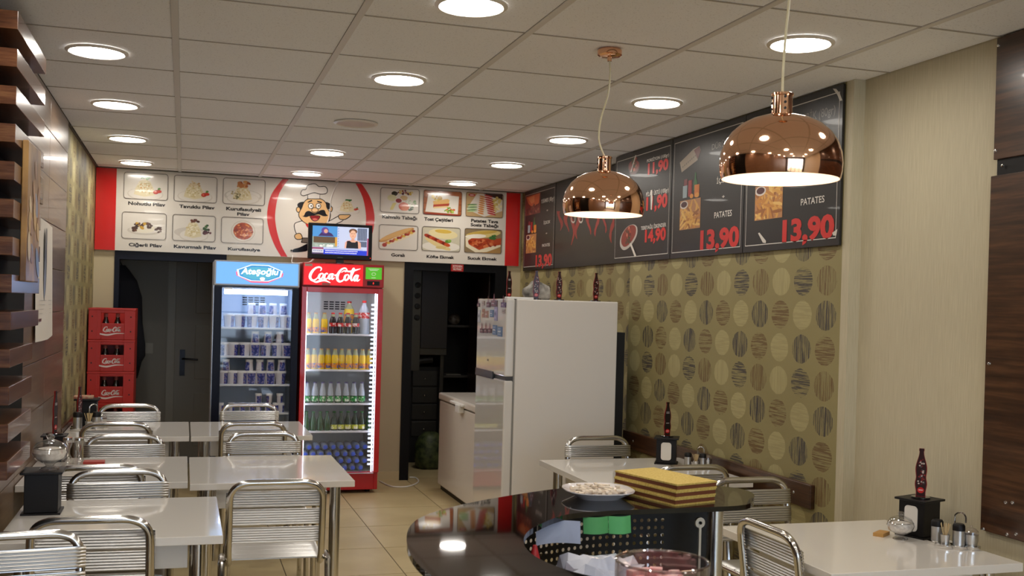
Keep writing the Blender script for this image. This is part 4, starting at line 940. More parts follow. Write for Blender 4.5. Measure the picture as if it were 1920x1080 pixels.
# ------------------------------------------------------------------ red drink crates
CW, CD, CH = .315, .40, .2275
def crate(z, label):
    t = thing('drinks_crate', label, 'crate', (XL + .012 + CW / 2, 8.08 + CD / 2, z), 0, 'red drinks crates stacked by the left wall')
    x0, x1, y0, y1, h = -CW / 2, CW / 2, -CD / 2, CD / 2, CH - .002
    wx0, wx1, wz0, wz1 = -.072, .085, .118, .19
    front = [box(x0, wx0, y0, y0 + .02, 0, h), box(wx1, x1, y0, y0 + .02, 0, h), box(wx0, wx1, y0, y0 + .02, 0, wz0), box(wx0, wx1, y0, y0 + .02, wz1, h)]
    mk('crate_body', join(*front, box(x0, x0 + .015, y0 + .02, y1, 0, h), box(x1 - .015, x1, y0 + .02, y1, 0, h), box(x0 + .015, x1 - .015, y1 - .02, y1, 0, h), box(x0 + .015, x1 - .015, y0 + .02, y1 - .02, 0, .012)), 'red plastic', t, bevel=.003)
    mk('front_rib', join(box(x0 + .055, x0 + .062, y0 - .004, y0, .01, h - .008), box(x1 - .072, x1 - .065, y0 - .004, y0, .01, h - .008), box(x0 + .062, x1 - .072, y0 - .004, y0, h - .028, h - .022), box(x0 + .062, x1 - .072, y0 - .004, y0, .022, .028), box(x0 + .062, x1 - .072, y0 - .004, y0, .105, .110)), 'red plastic', t)
    mk('rim', join(box(x0 - .003, x1 + .003, y0 - .005, y0 + .0, h - .014, h)), 'red plastic', t, bevel=.002)
    for x in (x0 + .025, x1 - .03):
        for z_ in (.06, .165): mk('peg_hole', cbox(x, y0 - .0005, z_, .008, .003, .01), 'matte black', t)
    fr = Frame((0, y0 - .0005, 0), (1, 0, 0), (0, 0, 1), 1)
    p = Print(fr); cola_logo(p, -.062, .052, .125, .045, '#e6d8d2', 2, .34); p.stroke([(-.08, .042, .9), (-.03, .034, 1.2), (.03, .046, .8), (.085, .046, .3)], .010, '#e6d8d2', 2); p.build('script_logo', t)
    for i, x in enumerate((-.045, .035)):
        b = mk('bottle', move(lathe([(.03, 0), (.03, .09), (.014, .14), (.012, .185)], 14), x, y0 + .06, .012), 'cola dark', t, smooth=True)
        mk('bottle_label', move(lathe([(.0145, .15), (.0145, .175)], 12, False), x, y0 + .06, .012), mat('faded label', '#9a4a44', .5), b)
    return t
names = ['topmost', 'second', 'third', 'fourth', 'fifth', 'lowest']
for k in range(6): crate(CH * (5 - k), f'red drinks crate with white script logo, {names[k]} of the stack by the left wall')
# dark jacket hanging in the hall doorway
def jacket():
    prof = [(1.70, .02, .02), (1.66, .05, .035), (1.58, .10, .05), (1.45, .14, .06), (1.25, .16, .065), (1.08, .17, .065), (.98, .16, .06), (.93, .13, .05), (.80, .10, .045), (.78, .03, .02)]
    v, f = [], []; n = 18
    for z, rx, ry in prof:
        for k in range(n):
            a = 2 * PI * k / n; w_ = 1 + .08 * math.sin(3 * a + z * 9)
            v.append((rx * w_ * math.cos(a) + .03 * (1.7 - z), ry * w_ * math.sin(a), z))
    for i in range(len(prof) - 1):
        for k in range(n): f.append((i * n + k, i * n + (k + 1) % n, (i + 1) * n + (k + 1) % n, (i + 1) * n + k))
    f.append(tuple(range(n))); f.append(tuple((len(prof) - 1) * n + k for k in range(n)))
    return v, f
jk = thing('jacket', 'dark navy jacket hanging in the left doorway', 'jacket', (-.475, 8.95, 0))
mk('garment', jacket(), mat('dark cloth', '#12131c', .9), jk, smooth=True, angle=80)
mk('hanging_loop', tube([(0, .0, 1.69), (-.02, .0, 1.73), (-.14, 0, 1.74)], .004, 6), 'dark metal', jk)
# ------------------------------------------------------------------ kitchen things seen through the doorway
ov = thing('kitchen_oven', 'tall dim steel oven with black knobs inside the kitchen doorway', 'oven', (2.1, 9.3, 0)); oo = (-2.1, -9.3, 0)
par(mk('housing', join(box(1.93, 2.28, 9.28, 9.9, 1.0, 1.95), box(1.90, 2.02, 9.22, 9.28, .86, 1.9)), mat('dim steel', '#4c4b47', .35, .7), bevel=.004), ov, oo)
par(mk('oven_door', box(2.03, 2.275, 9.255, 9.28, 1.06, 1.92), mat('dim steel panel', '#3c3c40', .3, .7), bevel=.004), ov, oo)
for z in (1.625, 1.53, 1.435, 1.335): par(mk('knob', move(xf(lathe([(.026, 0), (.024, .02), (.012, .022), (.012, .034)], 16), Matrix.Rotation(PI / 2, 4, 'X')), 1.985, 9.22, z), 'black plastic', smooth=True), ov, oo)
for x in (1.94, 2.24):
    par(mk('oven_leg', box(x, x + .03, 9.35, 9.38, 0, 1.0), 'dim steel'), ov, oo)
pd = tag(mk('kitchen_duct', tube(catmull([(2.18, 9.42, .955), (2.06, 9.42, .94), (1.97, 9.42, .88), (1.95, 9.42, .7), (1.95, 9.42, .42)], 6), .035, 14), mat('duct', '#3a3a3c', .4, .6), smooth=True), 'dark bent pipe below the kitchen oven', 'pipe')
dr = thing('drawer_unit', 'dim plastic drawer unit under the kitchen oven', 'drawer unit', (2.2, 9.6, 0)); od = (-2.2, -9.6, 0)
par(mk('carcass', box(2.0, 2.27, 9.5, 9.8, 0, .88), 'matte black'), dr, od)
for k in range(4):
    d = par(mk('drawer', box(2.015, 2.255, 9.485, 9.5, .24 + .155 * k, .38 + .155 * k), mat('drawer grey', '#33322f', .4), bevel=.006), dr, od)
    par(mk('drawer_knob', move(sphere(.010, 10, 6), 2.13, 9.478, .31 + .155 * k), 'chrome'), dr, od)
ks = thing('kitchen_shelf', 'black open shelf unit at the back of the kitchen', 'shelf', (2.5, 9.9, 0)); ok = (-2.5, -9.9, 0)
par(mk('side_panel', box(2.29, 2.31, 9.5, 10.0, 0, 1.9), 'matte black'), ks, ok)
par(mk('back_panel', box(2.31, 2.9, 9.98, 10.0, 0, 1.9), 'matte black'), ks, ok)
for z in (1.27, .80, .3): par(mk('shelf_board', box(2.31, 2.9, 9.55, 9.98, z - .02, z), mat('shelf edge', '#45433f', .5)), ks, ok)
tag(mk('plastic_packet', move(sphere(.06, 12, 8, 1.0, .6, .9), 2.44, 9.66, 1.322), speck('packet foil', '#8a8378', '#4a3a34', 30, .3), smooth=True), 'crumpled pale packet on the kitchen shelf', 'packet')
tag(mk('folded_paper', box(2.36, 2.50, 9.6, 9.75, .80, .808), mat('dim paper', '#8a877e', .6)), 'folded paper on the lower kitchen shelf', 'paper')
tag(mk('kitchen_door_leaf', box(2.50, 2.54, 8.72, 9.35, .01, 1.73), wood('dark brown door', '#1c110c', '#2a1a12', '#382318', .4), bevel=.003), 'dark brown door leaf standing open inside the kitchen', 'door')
def sack():
    v, f = [], []; n = 20; prof = [(0, .10), (.03, .135), (.12, .14), (.22, .13), (.28, .11), (.32, .06), (.33, .01)]
    r = random.Random(2)
    for z, q in prof:
        for k in range(n): w_ = 1 + .12 * (r.random() - .5); a = 2 * PI * k / n; v.append((q * w_ * math.cos(a), q * .8 * w_ * math.sin(a), z))
    for i in range(len(prof) - 1):
        for k in range(n): f.append((i * n + k, i * n + (k + 1) % n, (i + 1) * n + (k + 1) % n, (i + 1) * n + k))
    f.append(tuple(reversed(range(n)))); return v, f
tag(mk('produce_sack', move(sack(), 2.12, 9.15, 0), speck('sack print', '#1f2a1a', '#4f5a34', 22, .5), smooth=True, angle=80), 'dark green patterned sack on the kitchen floor', 'sack')
# kitchen plate sign
kp = thing('door_sign', 'small red plate lettered KITCHEN MUTFAK above the kitchen doorway', 'sign', (2.16, 8.54, 1.79))
a, b = F.uv(847, 497), F.uv(869, 509)
KF = Frame((0, 8.518, 0), (1, 0, 0), (0, 0, 1), 1); a, b = KF.uv(846.5, 495.5), KF.uv(869, 509.5)
ko = (-2.16, -8.54, -1.79)
par(mk('plate', box(a[0], b[0], 8.518, 8.547, b[1], a[1]), mat('sign red', '#a8201e', .35), bevel=.002), kp, ko)
p = Print(KF); m_ = (a[0] + b[0]) / 2; p.text('KITCHEN', m_, b[1] + .037, .014, '#e4d8d0', .078, bold=.02); p.text('MUTFAK', m_, b[1] + .010, .014, '#e4d8d0', .072, bold=.02); p.poly([(a[0] + .008, b[1] + .0295), (b[0] - .008, b[1] + .0295), (b[0] - .008, b[1] + .0315), (a[0] + .008, b[1] + .0315)], '#e4d8d0', 1)
par(p.build('lettering'), kp, ko)
# white cable on the floor
tag(mk('floor_cable', tube(catmull([on(712, 902, 2, .006), on(735, 912, 2, .006), on(765, 912, 2, .006), on(784, 904, 2, .006), on(780, 896, 2, .006), on(768, 895, 2, .006)], 8), .006, 8), 'white plastic', smooth=True), 'white cable lying in a loop on the floor by the kitchen doorway', 'cable')
# ------------------------------------------------------------------ chest freezer and white fridge
cf = thing('chest_freezer', 'low white chest freezer beside the kitchen doorway', 'freezer', (2.3, 7.5, 0)); oc = (-2.3, -7.5, 0)
par(mk('body', box(1.95, 2.68, 6.85, 8.12, .04, .70), 'white paint metal', bevel=.008), cf, oc)
par(mk('lid', box(1.94, 2.68, 6.845, 8.125, .708, .762), 'white paint metal', bevel=.012), cf, oc)
par(mk('lid_handle', join(box(1.915, 1.94, 7.32, 7.66, .722, .742), box(1.905, 1.95, 7.36, 7.46, .675, .735)), 'white plastic', bevel=.006), cf, oc)
par(mk('base', box(1.97, 2.66, 6.87, 8.1, 0, .04), 'black plastic'), cf, oc)
fx0, fx1, fy0, fy1, fz = 1.752, 2.44, 5.74, 6.355, 1.497
fg = thing('refrigerator', 'white two-door refrigerator with magnets, standing by the right wall', 'refrigerator', ((fx0 + fx1) / 2, (fy0 + fy1) / 2, 0)); of = (-(fx0 + fx1) / 2, -(fy0 + fy1) / 2, 0)
par(mk('cabinet', box(fx0 + .062, fx1, fy0, fy1, .03, fz), 'white paint metal', bevel=.006), fg, of)
par(mk('door_seal', box(fx0 + .052, fx0 + .062, fy0 + .008, fy1 - .008, .05, fz - .008), mat('seal grey', '#8c8983', .6)), fg, of)
gl = mat('glossy white door', '#e2ddd6', .07, coat=.8)
d1 = par(mk('freezer_door', box(fx0, fx0 + .052, fy0, fy1, 1.052, fz), gl, bevel=.008), fg, of)
d2 = par(mk('lower_door', box(fx0, fx0 + .052, fy0, fy1, .06, 1.03), gl, bevel=.008), fg, of)
par(mk('door_gap', box(fx0 + .008, fx0 + .052, fy0 + .004, fy1 - .004, 1.03, 1.052), mat('gap grey', '#3c3a3a', .4)), fg, of)
par(mk('handle', box(fx0 - .006, fx0 + .012, fy0 + .22, fy1 - .004, 1.022, 1.068), mat('handle grey', '#3a3b3f', .25, .5), bevel=.004), fg, of)
par(mk('shade_back_panel', box(fx1, fx1 + .07, fy0 + .05, fy1 - .05, .03, fz - .18), 'matte black'), fg, of)  # black back panel, paints in the shade between refrigerator and wall
for x in (fx0 + .1, fx1 - .08): par(mk('foot', cyl(.025, 0, .03, 12, x, fy0 + .06), 'black plastic'), fg, of)
par(mk('hinge_cover', box(fx0 + .01, fx0 + .17, fy0 + .02, fy0 + .075, fz, fz + .012), 'white plastic', bevel=.003), fg, of)
MF = Frame((fx0 - .001, 0, 0), (0, -1, 0), (0, 0, 1), 0)
c8 = lambda x, y: (880 + x / 5.4, 480 + y / 5.4)
mags = [(80, 108, 480, 515, 'r'), (175, 213, 470, 520, 'r'), (222, 285, 450, 512, 'r'), (322, 372, 470, 520, 'p'), (133, 156, 455, 500, 'g'), (88, 112, 545, 670, 'w'), (130, 154, 535, 620, 'o'), (163, 192, 555, 625, 'o'), (212, 246, 545, 618, 'b'), (254, 286, 515, 655, 'v'), (334, 366, 540, 580, 'g'), (110, 148, 735, 778, 'r'), (150, 188, 735, 778, 'r'), (190, 228, 735, 778, 'r'), (238, 280, 700, 798, 'b'), (288, 334, 715, 815, 'b')]
MC = {'r': ['#4a2a2c', '#8a4a48', '#b9a8a0'], 'p': ['#4a3558', '#7a6a8c', '#c0b4c0'], 'g': ['#9a8a80', '#b3a598', '#7a6a64'], 'w': ['#b9bcc4', '#c9ccd2', '#8a8c94'], 'o': ['#b08a78', '#a86a50', '#c9b8a8'], 'b': ['#5f7fa8', '#8aa4c4', '#cfd6de'], 'v': ['#9a94b8', '#b4b0cc', '#6a6488']}
WH = {'r': 'dark red lettered', 'p': 'purple lettered', 'g': 'pale grey', 'w': 'tall white', 'o': 'orange brown', 'b': 'blue', 'v': 'tall lilac'}
cnt = {}
for x0, x1, y0, y1, k in mags:
    a, b = MF.uv(*c8(x0, (y0 + y1) / 2)), MF.uv(*c8(x1, (y0 + y1) / 2)); zt, zb_ = MF.uv(*c8((x0 + x1) / 2, y0))[1], MF.uv(*c8((x0 + x1) / 2, y1))[1]
    cnt[k] = cnt.get(k, 0) + 1
    t = thing('fridge_magnet', f'{WH[k]} refrigerator magnet, {ORD[cnt[k] - 1]} of its colour from top left', 'magnet', (fx0 - .002, -a[0], zb_), 0, 'magnets on the refrigerator door')
    w_, h_ = abs(b[0] - a[0]), zt - zb_
    mk('tile', box(-.0015, .0018, -w_, 0, 0, h_), mat('magnet ' + k, MC[k][0], .4), t)
    fr = Frame((-.0016, 0, 0), (0, -1, 0), (0, 0, 1), 0); p = Print(fr, .0004, .0001); r = random.Random(x0)
    for i in range(3): p.poly([(.12 * w_, h_ * (.15 + .27 * i)), (w_ * (.5 + .4 * r.random()), h_ * (.15 + .27 * i)), (w_ * (.5 + .4 * r.random()), h_ * (.32 + .27 * i)), (.12 * w_, h_ * (.32 + .27 * i))], MC[k][1 + i % 2], 0)
    if k in 'rp':
        p.poly([(w_ * .38, h_), (w_ * .62, h_), (w_ * .56, h_ + .03), (w_ * .5, h_ + .042), (w_ * .44, h_ + .03)], '#7a3a34', 0)
    p.build('magnet_print', t)
p = Print(MF); q = MF.uv(*c8(185, 1052)); p.poly([(q[0] - .015, q[1] - .006), (q[0] + .015, q[1] - .006), (q[0] + .015, q[1] + .006), (q[0] - .015, q[1] + .006)], '#8a857e'); par(p.build('maker_badge'), fg, of)
# ------------------------------------------------------------------ white tables
TZ = .67
def table(x0, x1, y0, y1, label):
    cx, cy = (x0 + x1) / 2, (y0 + y1) / 2; w_, d = x1 - x0, y1 - y0
    t = thing('cafe_table', label, 'table', (cx, cy, 0), 0, 'white cafe tables')
    mk('table_top', box(-w_ / 2, w_ / 2, -d / 2, d / 2, TZ - .028, TZ), 'white laminate', t, bevel=.002)
    a, b = w_ / 2 - .11, d / 2 - .10
    mk('apron', join(box(-a, a, -b, -b + .02, TZ - .125, TZ - .028), box(-a, a, b - .02, b, TZ - .125, TZ - .028), box(-a, -a + .02, -b + .02, b - .02, TZ - .125, TZ - .028), box(a - .02, a, -b + .02, b - .02, TZ - .125, TZ - .028)), 'white laminate', t)
    for sx in (-1, 1):
        for sy in (-1, 1):
            l = mk('leg', lathe([(.024, .012), (.024, TZ - .028)], 20), 'chrome', t, smooth=True); l.location = (sx * (w_ / 2 - .075), sy * (d / 2 - .075), 0)
            f = mk('foot', lathe([(.026, 0), (.026, .012)], 16), 'black plastic', l)
    return t
table(.055, .735, 6.20, 6.95, 'white table, right one of the furthest pair on the left')
table(-.632, .047, 6.21, 6.96, 'white table, left one of the furthest pair on the left')
table(.042, .735, 4.61, 5.40, 'white table, right one of the middle pair')
table(-.637, .034, 4.67, 5.43, 'white table, left one of the middle pair')
table(-.548, .142, 3.59, 4.31, 'white table nearest on the left with black napkin box and sugar bowl')
table(1.76, 2.55, 4.34, 5.11, 'white table by the right wall in front of the refrigerator')
table(1.885, 2.60, 2.74, 3.44, 'nearest white table on the right, against the cream wall')
# ------------------------------------------------------------------ aluminium chairs
CHW = .375
def rib_slat(n_rib, hgt, half, wrap=.012, curve=0.0):
    """corrugated extrusion across x; height along z, ribs towards +y"""
    m = n_rib * 4; sec = [(.004 * abs(math.sin(PI * n_rib * i / m)), -hgt / 2 + hgt * i / m) for i in range(m + 1)]
    sec = [(.0, -hgt / 2 - .002)] + sec + [(.0, hgt / 2 + .002)]
    sec = sec + [(a - .0045, b) for a, b in reversed(sec)]
    xs = [(-half, -wrap), (-half + .012, -.002), (-half + .03, 0), (0, curve), (half - .03, 0), (half - .012, -.002), (half, -wrap)]
    v, f = [], []; k = len(sec)
    for x, oy in xs:
        for y, z in sec: v.append((x, y + oy, z))
    for i in range(len(xs) - 1):
        for j in range(k): f.append((i * k + j, i * k + (j + 1) % k, (i + 1) * k + (j + 1) % k, (i + 1) * k + j))
    f.append(tuple(range(k))); f.append(tuple(reversed([(len(xs) - 1) * k + j for j in range(k)])))
    return v, f
def make_chair():
    t = thing('cafe_chair', 'chair', 'chair')
    h = CHW / 2 - .013
    side = [(h, .21, .425), (h, .05, .43), (h, -.11, .43), (h, -.155, .45), (h, -.172, .50), (h, -.187, .60), (h, -.198, .68)]
    arc = [(h - .004, -.203, .712), (h - .022, -.207, .738), (h - .055, -.209, .752), (h - .09, -.21, .755)]
    R = side + arc; path = catmull(R, 4) + [Vector((0, -.21, .755))]; full = path + [Vector((-q.x, q.y, q.z)) for q in reversed(path[:-1])]
    mk('frame', tube(full, .0135, 12), 'chrome', t, smooth=True)
    for s in (-1, 1):
        mk('leg', tube(catmull([(s * h, .20, .425), (s * (h + .002), .222, .41), (s * (h + .006), .228, .38), (s * (h + .012), .235, 0)], 5), .0125, 10), 'chrome', t, smooth=True)
        mk('leg', tube(catmull([(s * (h + .024), -.10, .455), (s * (h + .026), -.155, .445), (s * (h + .026), -.185, .40), (s * (h + .028), -.235, 0)], 5), .0125, 10), 'chrome', t, smooth=True)
    mk('seat_rail', tube([(-h, .21, .425), (h, .21, .425)], .0115, 10), 'chrome', t, smooth=True)
    for z, y in ((.688, -.180), (.617, -.172), (.546, -.162)):
        o = mk('back_slat', rib_slat(6, .058, CHW / 2 + .001), 'brushed aluminium', t, smooth=True); o.location = (0, y, z); o.rotation_euler = (.12, 0, 0)
    for k in range(5):
        o = mk('seat_slat', rib_slat(5, .060, CHW / 2 - .004, .008), 'brushed aluminium', t, smooth=True); o.location = (0, .175 - .066 * k, .446); o.rotation_euler = (PI / 2, 0, 0)
    return t
ch0 = make_chair(); ch_used = False
def chair(bx, by, rz, label):
    """bx,by: middle of the top rail; rz turn (0 faces away from the viewer)"""
    global ch_used
    c, s = math.cos(rz), math.sin(rz); x, y = bx - (-s * -.21), by - (c * -.21)
    G = 'aluminium cafe chairs'
    if not ch_used:
        ch_used = True; ch0.location = (x, y, 0); ch0.rotation_euler = (0, 0, rz); ch0['label'] = label; ch0['group'] = G; return
    dup(ch0, (x, y, 0), rz, label, G)
K = 1.115
chair(-.315, 7.14, PI, 'aluminium chair facing the viewer in front of the red crates')
chair(.432, 7.17, PI, 'aluminium chair facing the viewer in front of the blue cooler')
chair(-.335, 6.10, 0, 'aluminium chair seen from behind at the furthest left table')
chair(.391, 6.08, 0, 'aluminium chair seen from behind at the right table of the furthest pair')
chair(-.262, 5.56, PI, 'aluminium chair facing the viewer behind the left table of the middle pair')
chair(.413, 5.62, PI, 'aluminium chair facing the viewer behind the right table of the middle pair')
chair(-.322, 4.56, 0, 'aluminium chair seen from behind at the left table of the middle pair')
chair(.358, 4.10, -.03, 'aluminium chair with whole back in view, pulled out beside the floor aisle')
chair(-.229, 4.43, PI, 'aluminium chair facing the viewer behind the nearest left table')
chair(-.258, 3.49, -.05, 'aluminium chair seen from behind at the nearest left table')
chair(-.445, 3.30, PI + .09, 'aluminium chair cut off by the lower left corner of the picture')
chair(2.152, 5.30, PI, 'aluminium chair facing the viewer in front of the white refrigerator')
chair(2.19, 4.25, 0, 'aluminium chair with back hidden behind the stack of wafers')
chair(2.27, 3.90, PI, 'aluminium chair facing the viewer behind the nearest right table')
chair(1.825, 3.02, -PI / 2 + .0, 'aluminium chair seen sideways at the left end of the nearest right table')
# ------------------------------------------------------------------ things on the tables
BOT = [(.0165, 0), (.0165, .018), (.0205, .045), (.0172, .068), (.0195, .095), (.0175, .115), (.0095, .145), (.0075, .160), (.0090, .165), (.0085, .172)]
def bottle_stand(x, y, z, rz, label, plain=False, sc=1.0):
    t = thing('bottle_cutout', label, 'table stand', (x, y, z), rz, 'bottle-shaped stands'); t.scale = (sc, sc, sc)
    pts = [(q.x, q.y) for q in catmull([(a, b, 0) for a, b in BOT], 4)]
    out = [(a, b) for a, b in pts] + [(-a, b) for a, b in reversed(pts)]
    n = len(out); v = [(a, -.0025, b + .006) for a, b in out] + [(a, .0025, b + .006) for a, b in out]
    f = [tuple(range(n)), tuple(reversed(range(n, 2 * n)))] + [(i, n + i, n + (i + 1) % n, (i + 1) % n) for i in range(n)]
    mk('cutout', (v, f), mat('stand red', '#7d1416', .35), t)
    for side in (1, -1):
        fr = Frame((0, -.0026 * side, 0), (side, 0, 0), (0, 0, 1), 1); p = Print(fr, .0003, .0001)
        p.poly([(a * .86, .008 + b * .985) for a, b in out], '#14090c' if plain else '#2c1216', 0)
        r = random.Random(int(abs(x) * 100 + z * 10))
        if not plain:
            for i in range(34):
                b = .04 + .10 * r.random(); p.poly(ell((r.random() - .5) * .022, b, .0035, .003, 6, r.random()), r.choice(['#8a2a2c', '#b9a8a0', '#4c4a52', '#6a1a1c', '#c8b8b0']), 1 + .05 * i)
        else:
            for z_ in (.125, .119, .068): p.poly([(-.009, z_), (.009, z_), (.009, z_ + .0035), (-.009, z_ + .0035)], '#a8a0a0', 1)
        p.poly(ell(0, .029, .0115, .0105, 16), '#c42a2a', 4); p.poly([(-.007, .028), (.007, .028), (.007, .031), (-.007, .031)], '#e6cfc8', 5)
        p.build('bottle_print', t)
    mk('stand_base', lathe([(.033, 0), (.033, .005), (.031, .0065)], 28), 'black lacquer', t, smooth=True)
    return t
def napkin_box(x, y, z, rz, label, sc=1.0):
    t = thing('napkin_box', label, 'napkin box', (x, y, z), rz, 'black napkin boxes'); t.scale = (sc, sc, sc)
    mk('box_body', box(-.05, .05, -.05, .05, .006, .128), 'black plastic', t, bevel=.002)
    mk('box_lid', box(-.062, .062, -.062, .062, .128, .136), 'black plastic', t, bevel=.002)
    mk('box_base', box(-.058, .058, -.058, .058, 0, .006), 'black plastic', t)
    pts = rrect(-.026, .026, .022, .112, .014); v = [(a, -.0515, b) for a, b in pts] + [(a, -.049, b) for a, b in pts]; n = len(pts)
    mk('napkins', (v, [tuple(range(n))] + [(i, n + i, n + (i + 1) % n, (i + 1) % n) for i in range(n)]), mat('napkin paper', '#dcd6cc', .8), t)
    return t
def condiments(x, y, z, rz, label, sc=1.0):
    t = thing('condiment_rack', label, 'condiment set', (x, y, z), rz, 'chrome condiment racks'); t.scale = (sc, sc, sc)
    base = join(*[move(lathe([(.030, 0), (.032, .004), (.032, .012), (.026, .014)], 20), a, b, 0) for a, b in ((-.055, .012), (-.018, -.028), (.022, -.012), (.055, .015))], box(-.05, .05, -.012, .02, .002, .010))
    mk('tray', base, 'chrome', t, smooth=True)
    for a, b in ((-.055, .012), (.022, -.012)):
        s = mk('shaker', move(lathe([(.0195, .012), (.0195, .062), (.018, .064)], 20), a, b, 0), 'brushed aluminium', t, smooth=True)
        mk('shaker_lid', move(lathe([(.0205, .062), (.0205, .078), (.016, .085), (.001, .086)], 18), a, b, 0), 'black plastic', s, smooth=True)
    c = mk('pick_holder', move(lathe([(.013, .012), (.016, .045), (.015, .045), (.012, .014)], 16), -.018, -.028, 0), 'brushed aluminium', t, smooth=True)
    r = random.Random(3)
    pk = [tube([(-.018 + .006 * (r.random() - .5), -.028 + .006 * (r.random() - .5), .016), (-.018 + .034 * (r.random() - .5), -.028 + .034 * (r.random() - .5), .082)], .0012, 5) for i in range(14)]
    o = mk('toothpicks', join(*pk), mat('pale wood', '#cdb384', .6), c); o['kind'] = 'stuff'
    s = mk('sugar_pot', move(lathe([(.02, .012), (.024, .03), (.024, .05)], 20), .055, .015, 0), 'brushed aluminium', t, smooth=True)
    mk('pot_lid', move(lathe([(.025, .05), (.024, .06), (.014, .07), (.004, .073), (.004, .08), (.001, .081)], 18), .055, .015, 0), 'acrylic', s, smooth=True)
    hp = [(0, .02, .012), (0, .02, .09)] + [(.018 * math.cos(PI - k * PI / 8) * 1 + .018, .02, .10 + .018 * math.sin(k * PI / 8)) for k in range(9)] + [(.036, .02, .085)]
    mk('handle', tube(hp, .003, 8), 'chrome', t, smooth=True)
    return t
def sugar_bowl(x, y, z, label, fill='#d9cfbf', sc=1.0):
    t = thing('sugar_bowl', label, 'sugar bowl', (x, y, z), 0, 'glass sugar bowls'); t.scale = (sc, sc, sc)
    mk('bowl', lathe([(.026, 0), (.024, .004), (.010, .010), (.014, .016), (.040, .030), (.047, .048), (.044, .058)], 28), 'thick glass', t, smooth=True)
    mk('bowl_lid', lathe([(.045, .058), (.036, .072), (.018, .080), (.008, .083), (.012, .090), (.006, .097), (.0005, .098)], 28), 'thick glass', t, smooth=True)
    mk('sugar', lathe([(.001, .018), (.014, .019), (.036, .032), (.043, .047), (.040, .056), (.02, .060), (.001, .061)], 20), speck('sugar cubes ' + fill, fill, '#f2ece2', 90, .8), t, smooth=True)
    return t
# nearest right table
napkin_box(2.535, 3.165, TZ, -PI / 2 + .32, 'black napkin box on the nearest right table, white napkin showing', 1.0)
bottle_stand(2.530, 3.155, TZ + .1365, -.75, 'red bottle-shaped stand on the napkin box of the nearest right table')
condiments(2.530, 2.985, TZ, -.95, 'chrome condiment rack with toothpicks on the nearest right table')
sugar_bowl(2.430, 3.13, TZ, 'clear glass sugar bowl on the nearest right table', '#cfc8c0')
tag(mk('match_box', rotz(box(-.035, .035, -.018, .018, 0, .012), .6), mat('matchbox', '#b98a4a', .6)), 'small brown match box beside the sugar bowl on the right table', 'match box').location = (2.40, 3.195, TZ)
# further right table
napkin_box(2.385, 4.925, TZ, -.5, 'black napkin box on the table in front of the refrigerator')
bottle_stand(2.385, 4.925, TZ + .1365, .1, 'black bottle-shaped stand on the napkin box in front of the papered wall', True)
condiments(2.47, 4.74, TZ, -.3, 'chrome condiment rack beside the napkin box of the further right table', .9)
# nearest left table
napkin_box(-.465, 4.09, TZ, .0, 'black napkin box with sugar bowl on top on the nearest left table', 1.12)
bpy.data.objects['napkin_box.002'].rotation_euler = (0, 0, PI) if 'napkin_box.002' in bpy.data.objects else (0, 0, 0)
sugar_bowl(-.445, 4.09, TZ + .1527, 'glass sugar bowl filled with white sugar on the black napkin box', '#d8d0c4', 1.3)
# middle left table
napkin_box(-.565, 5.36, TZ, PI, 'black napkin box on the middle left table below a tilted red stand', .9)
bottle_stand(-.565, 5.36, TZ + .123, 1.25, 'dark red bottle-shaped stand on the napkin box of the middle left table', True, 1.15)
for i, (x, y, l) in enumerate(((-.49, 5.18, 'left'), (-.44, 5.16, 'right'))):
    t = thing('glass_shaker', f'{l} one of two waisted clear glass shakers on the middle left table', 'shaker', (x, y, TZ), 0, 'glass shakers')
    mk('shaker_glass', lathe([(.028, 0), (.030, .006), (.024, .03), (.010, .055), (.009, .07), (.018, .095), (.022, .12)], 20), 'thick glass', t, smooth=True)
    mk('shaker_cap', lathe([(.022, .12), (.021, .13), (.002, .134)], 18), 'chrome', t, smooth=True)
tag(mk('red_box', box(-.045, .045, -.03, .03, 0, .022), mat('box red', '#a83428', .4), bevel=.002), 'small flat red box on the middle left table', 'box').location = (-.37, 5.10, TZ + .012)
tag(mk('green_box', box(-.045, .045, -.03, .03, 0, .012), mat('box olive', '#5a5a3a', .5)), 'flat olive box under the red box on the middle left table', 'box').location = (-.37, 5.10, TZ)
# furthest left table
napkin_box(-.545, 6.86, TZ, PI, 'black napkin box on the furthest left table', 1.15)
tag(mk('sweets_box', join(box(-.055, .055, -.04, .04, 0, .018)), speck('sweets print', '#a8432f', '#c8b090', 40, .4), bevel=.004), 'small red and white sweets packet on the furthest napkin box', 'packet').location = (-.565, 6.85, TZ + .1567)
bottle_stand(-.575, 6.70, TZ, 1.2, 'thin dark red bottle-shaped stand on the furthest left table', False, 1.35)
condiments(-.50, 6.55, TZ, .4, 'chrome condiment rack on the furthest left table', 1.25)
# ------------------------------------------------------------------ on top of the refrigerator
FT = fz
for i, (px, pl, lab) in enumerate(((954, True, 'black bottle-shaped stand at the left end of the refrigerator top'), (1005, False, 'red patterned bottle stand in front of the grey bundle on the refrigerator'), (1048, False, 'red patterned bottle stand in the middle of the refrigerator top'), (1117, False, 'red patterned bottle stand at the right end of the refrigerator top'))):
    y = fy0 + (.45 if i == 0 else .07); q = on(px, 556, 1, y)
    bottle_stand(q.x, y, FT, .3 if i == 0 else .15 * (i - 2), lab, pl, .95 if i else .98)
def bundle():
    v, f = sphere(1, 26, 14); r = random.Random(5)
    out = []
    for x, y, z in v:
        k = 1 + .10 * math.sin(5 * x + 3 * z) + .06 * math.sin(11 * y + 7 * z)
        out.append((x * .085 * k, y * .06 * k, max(z, -.72) * .062 * k + .0446))
    return out, f
bq = on(1008, 556, 1, fy0 + .2)
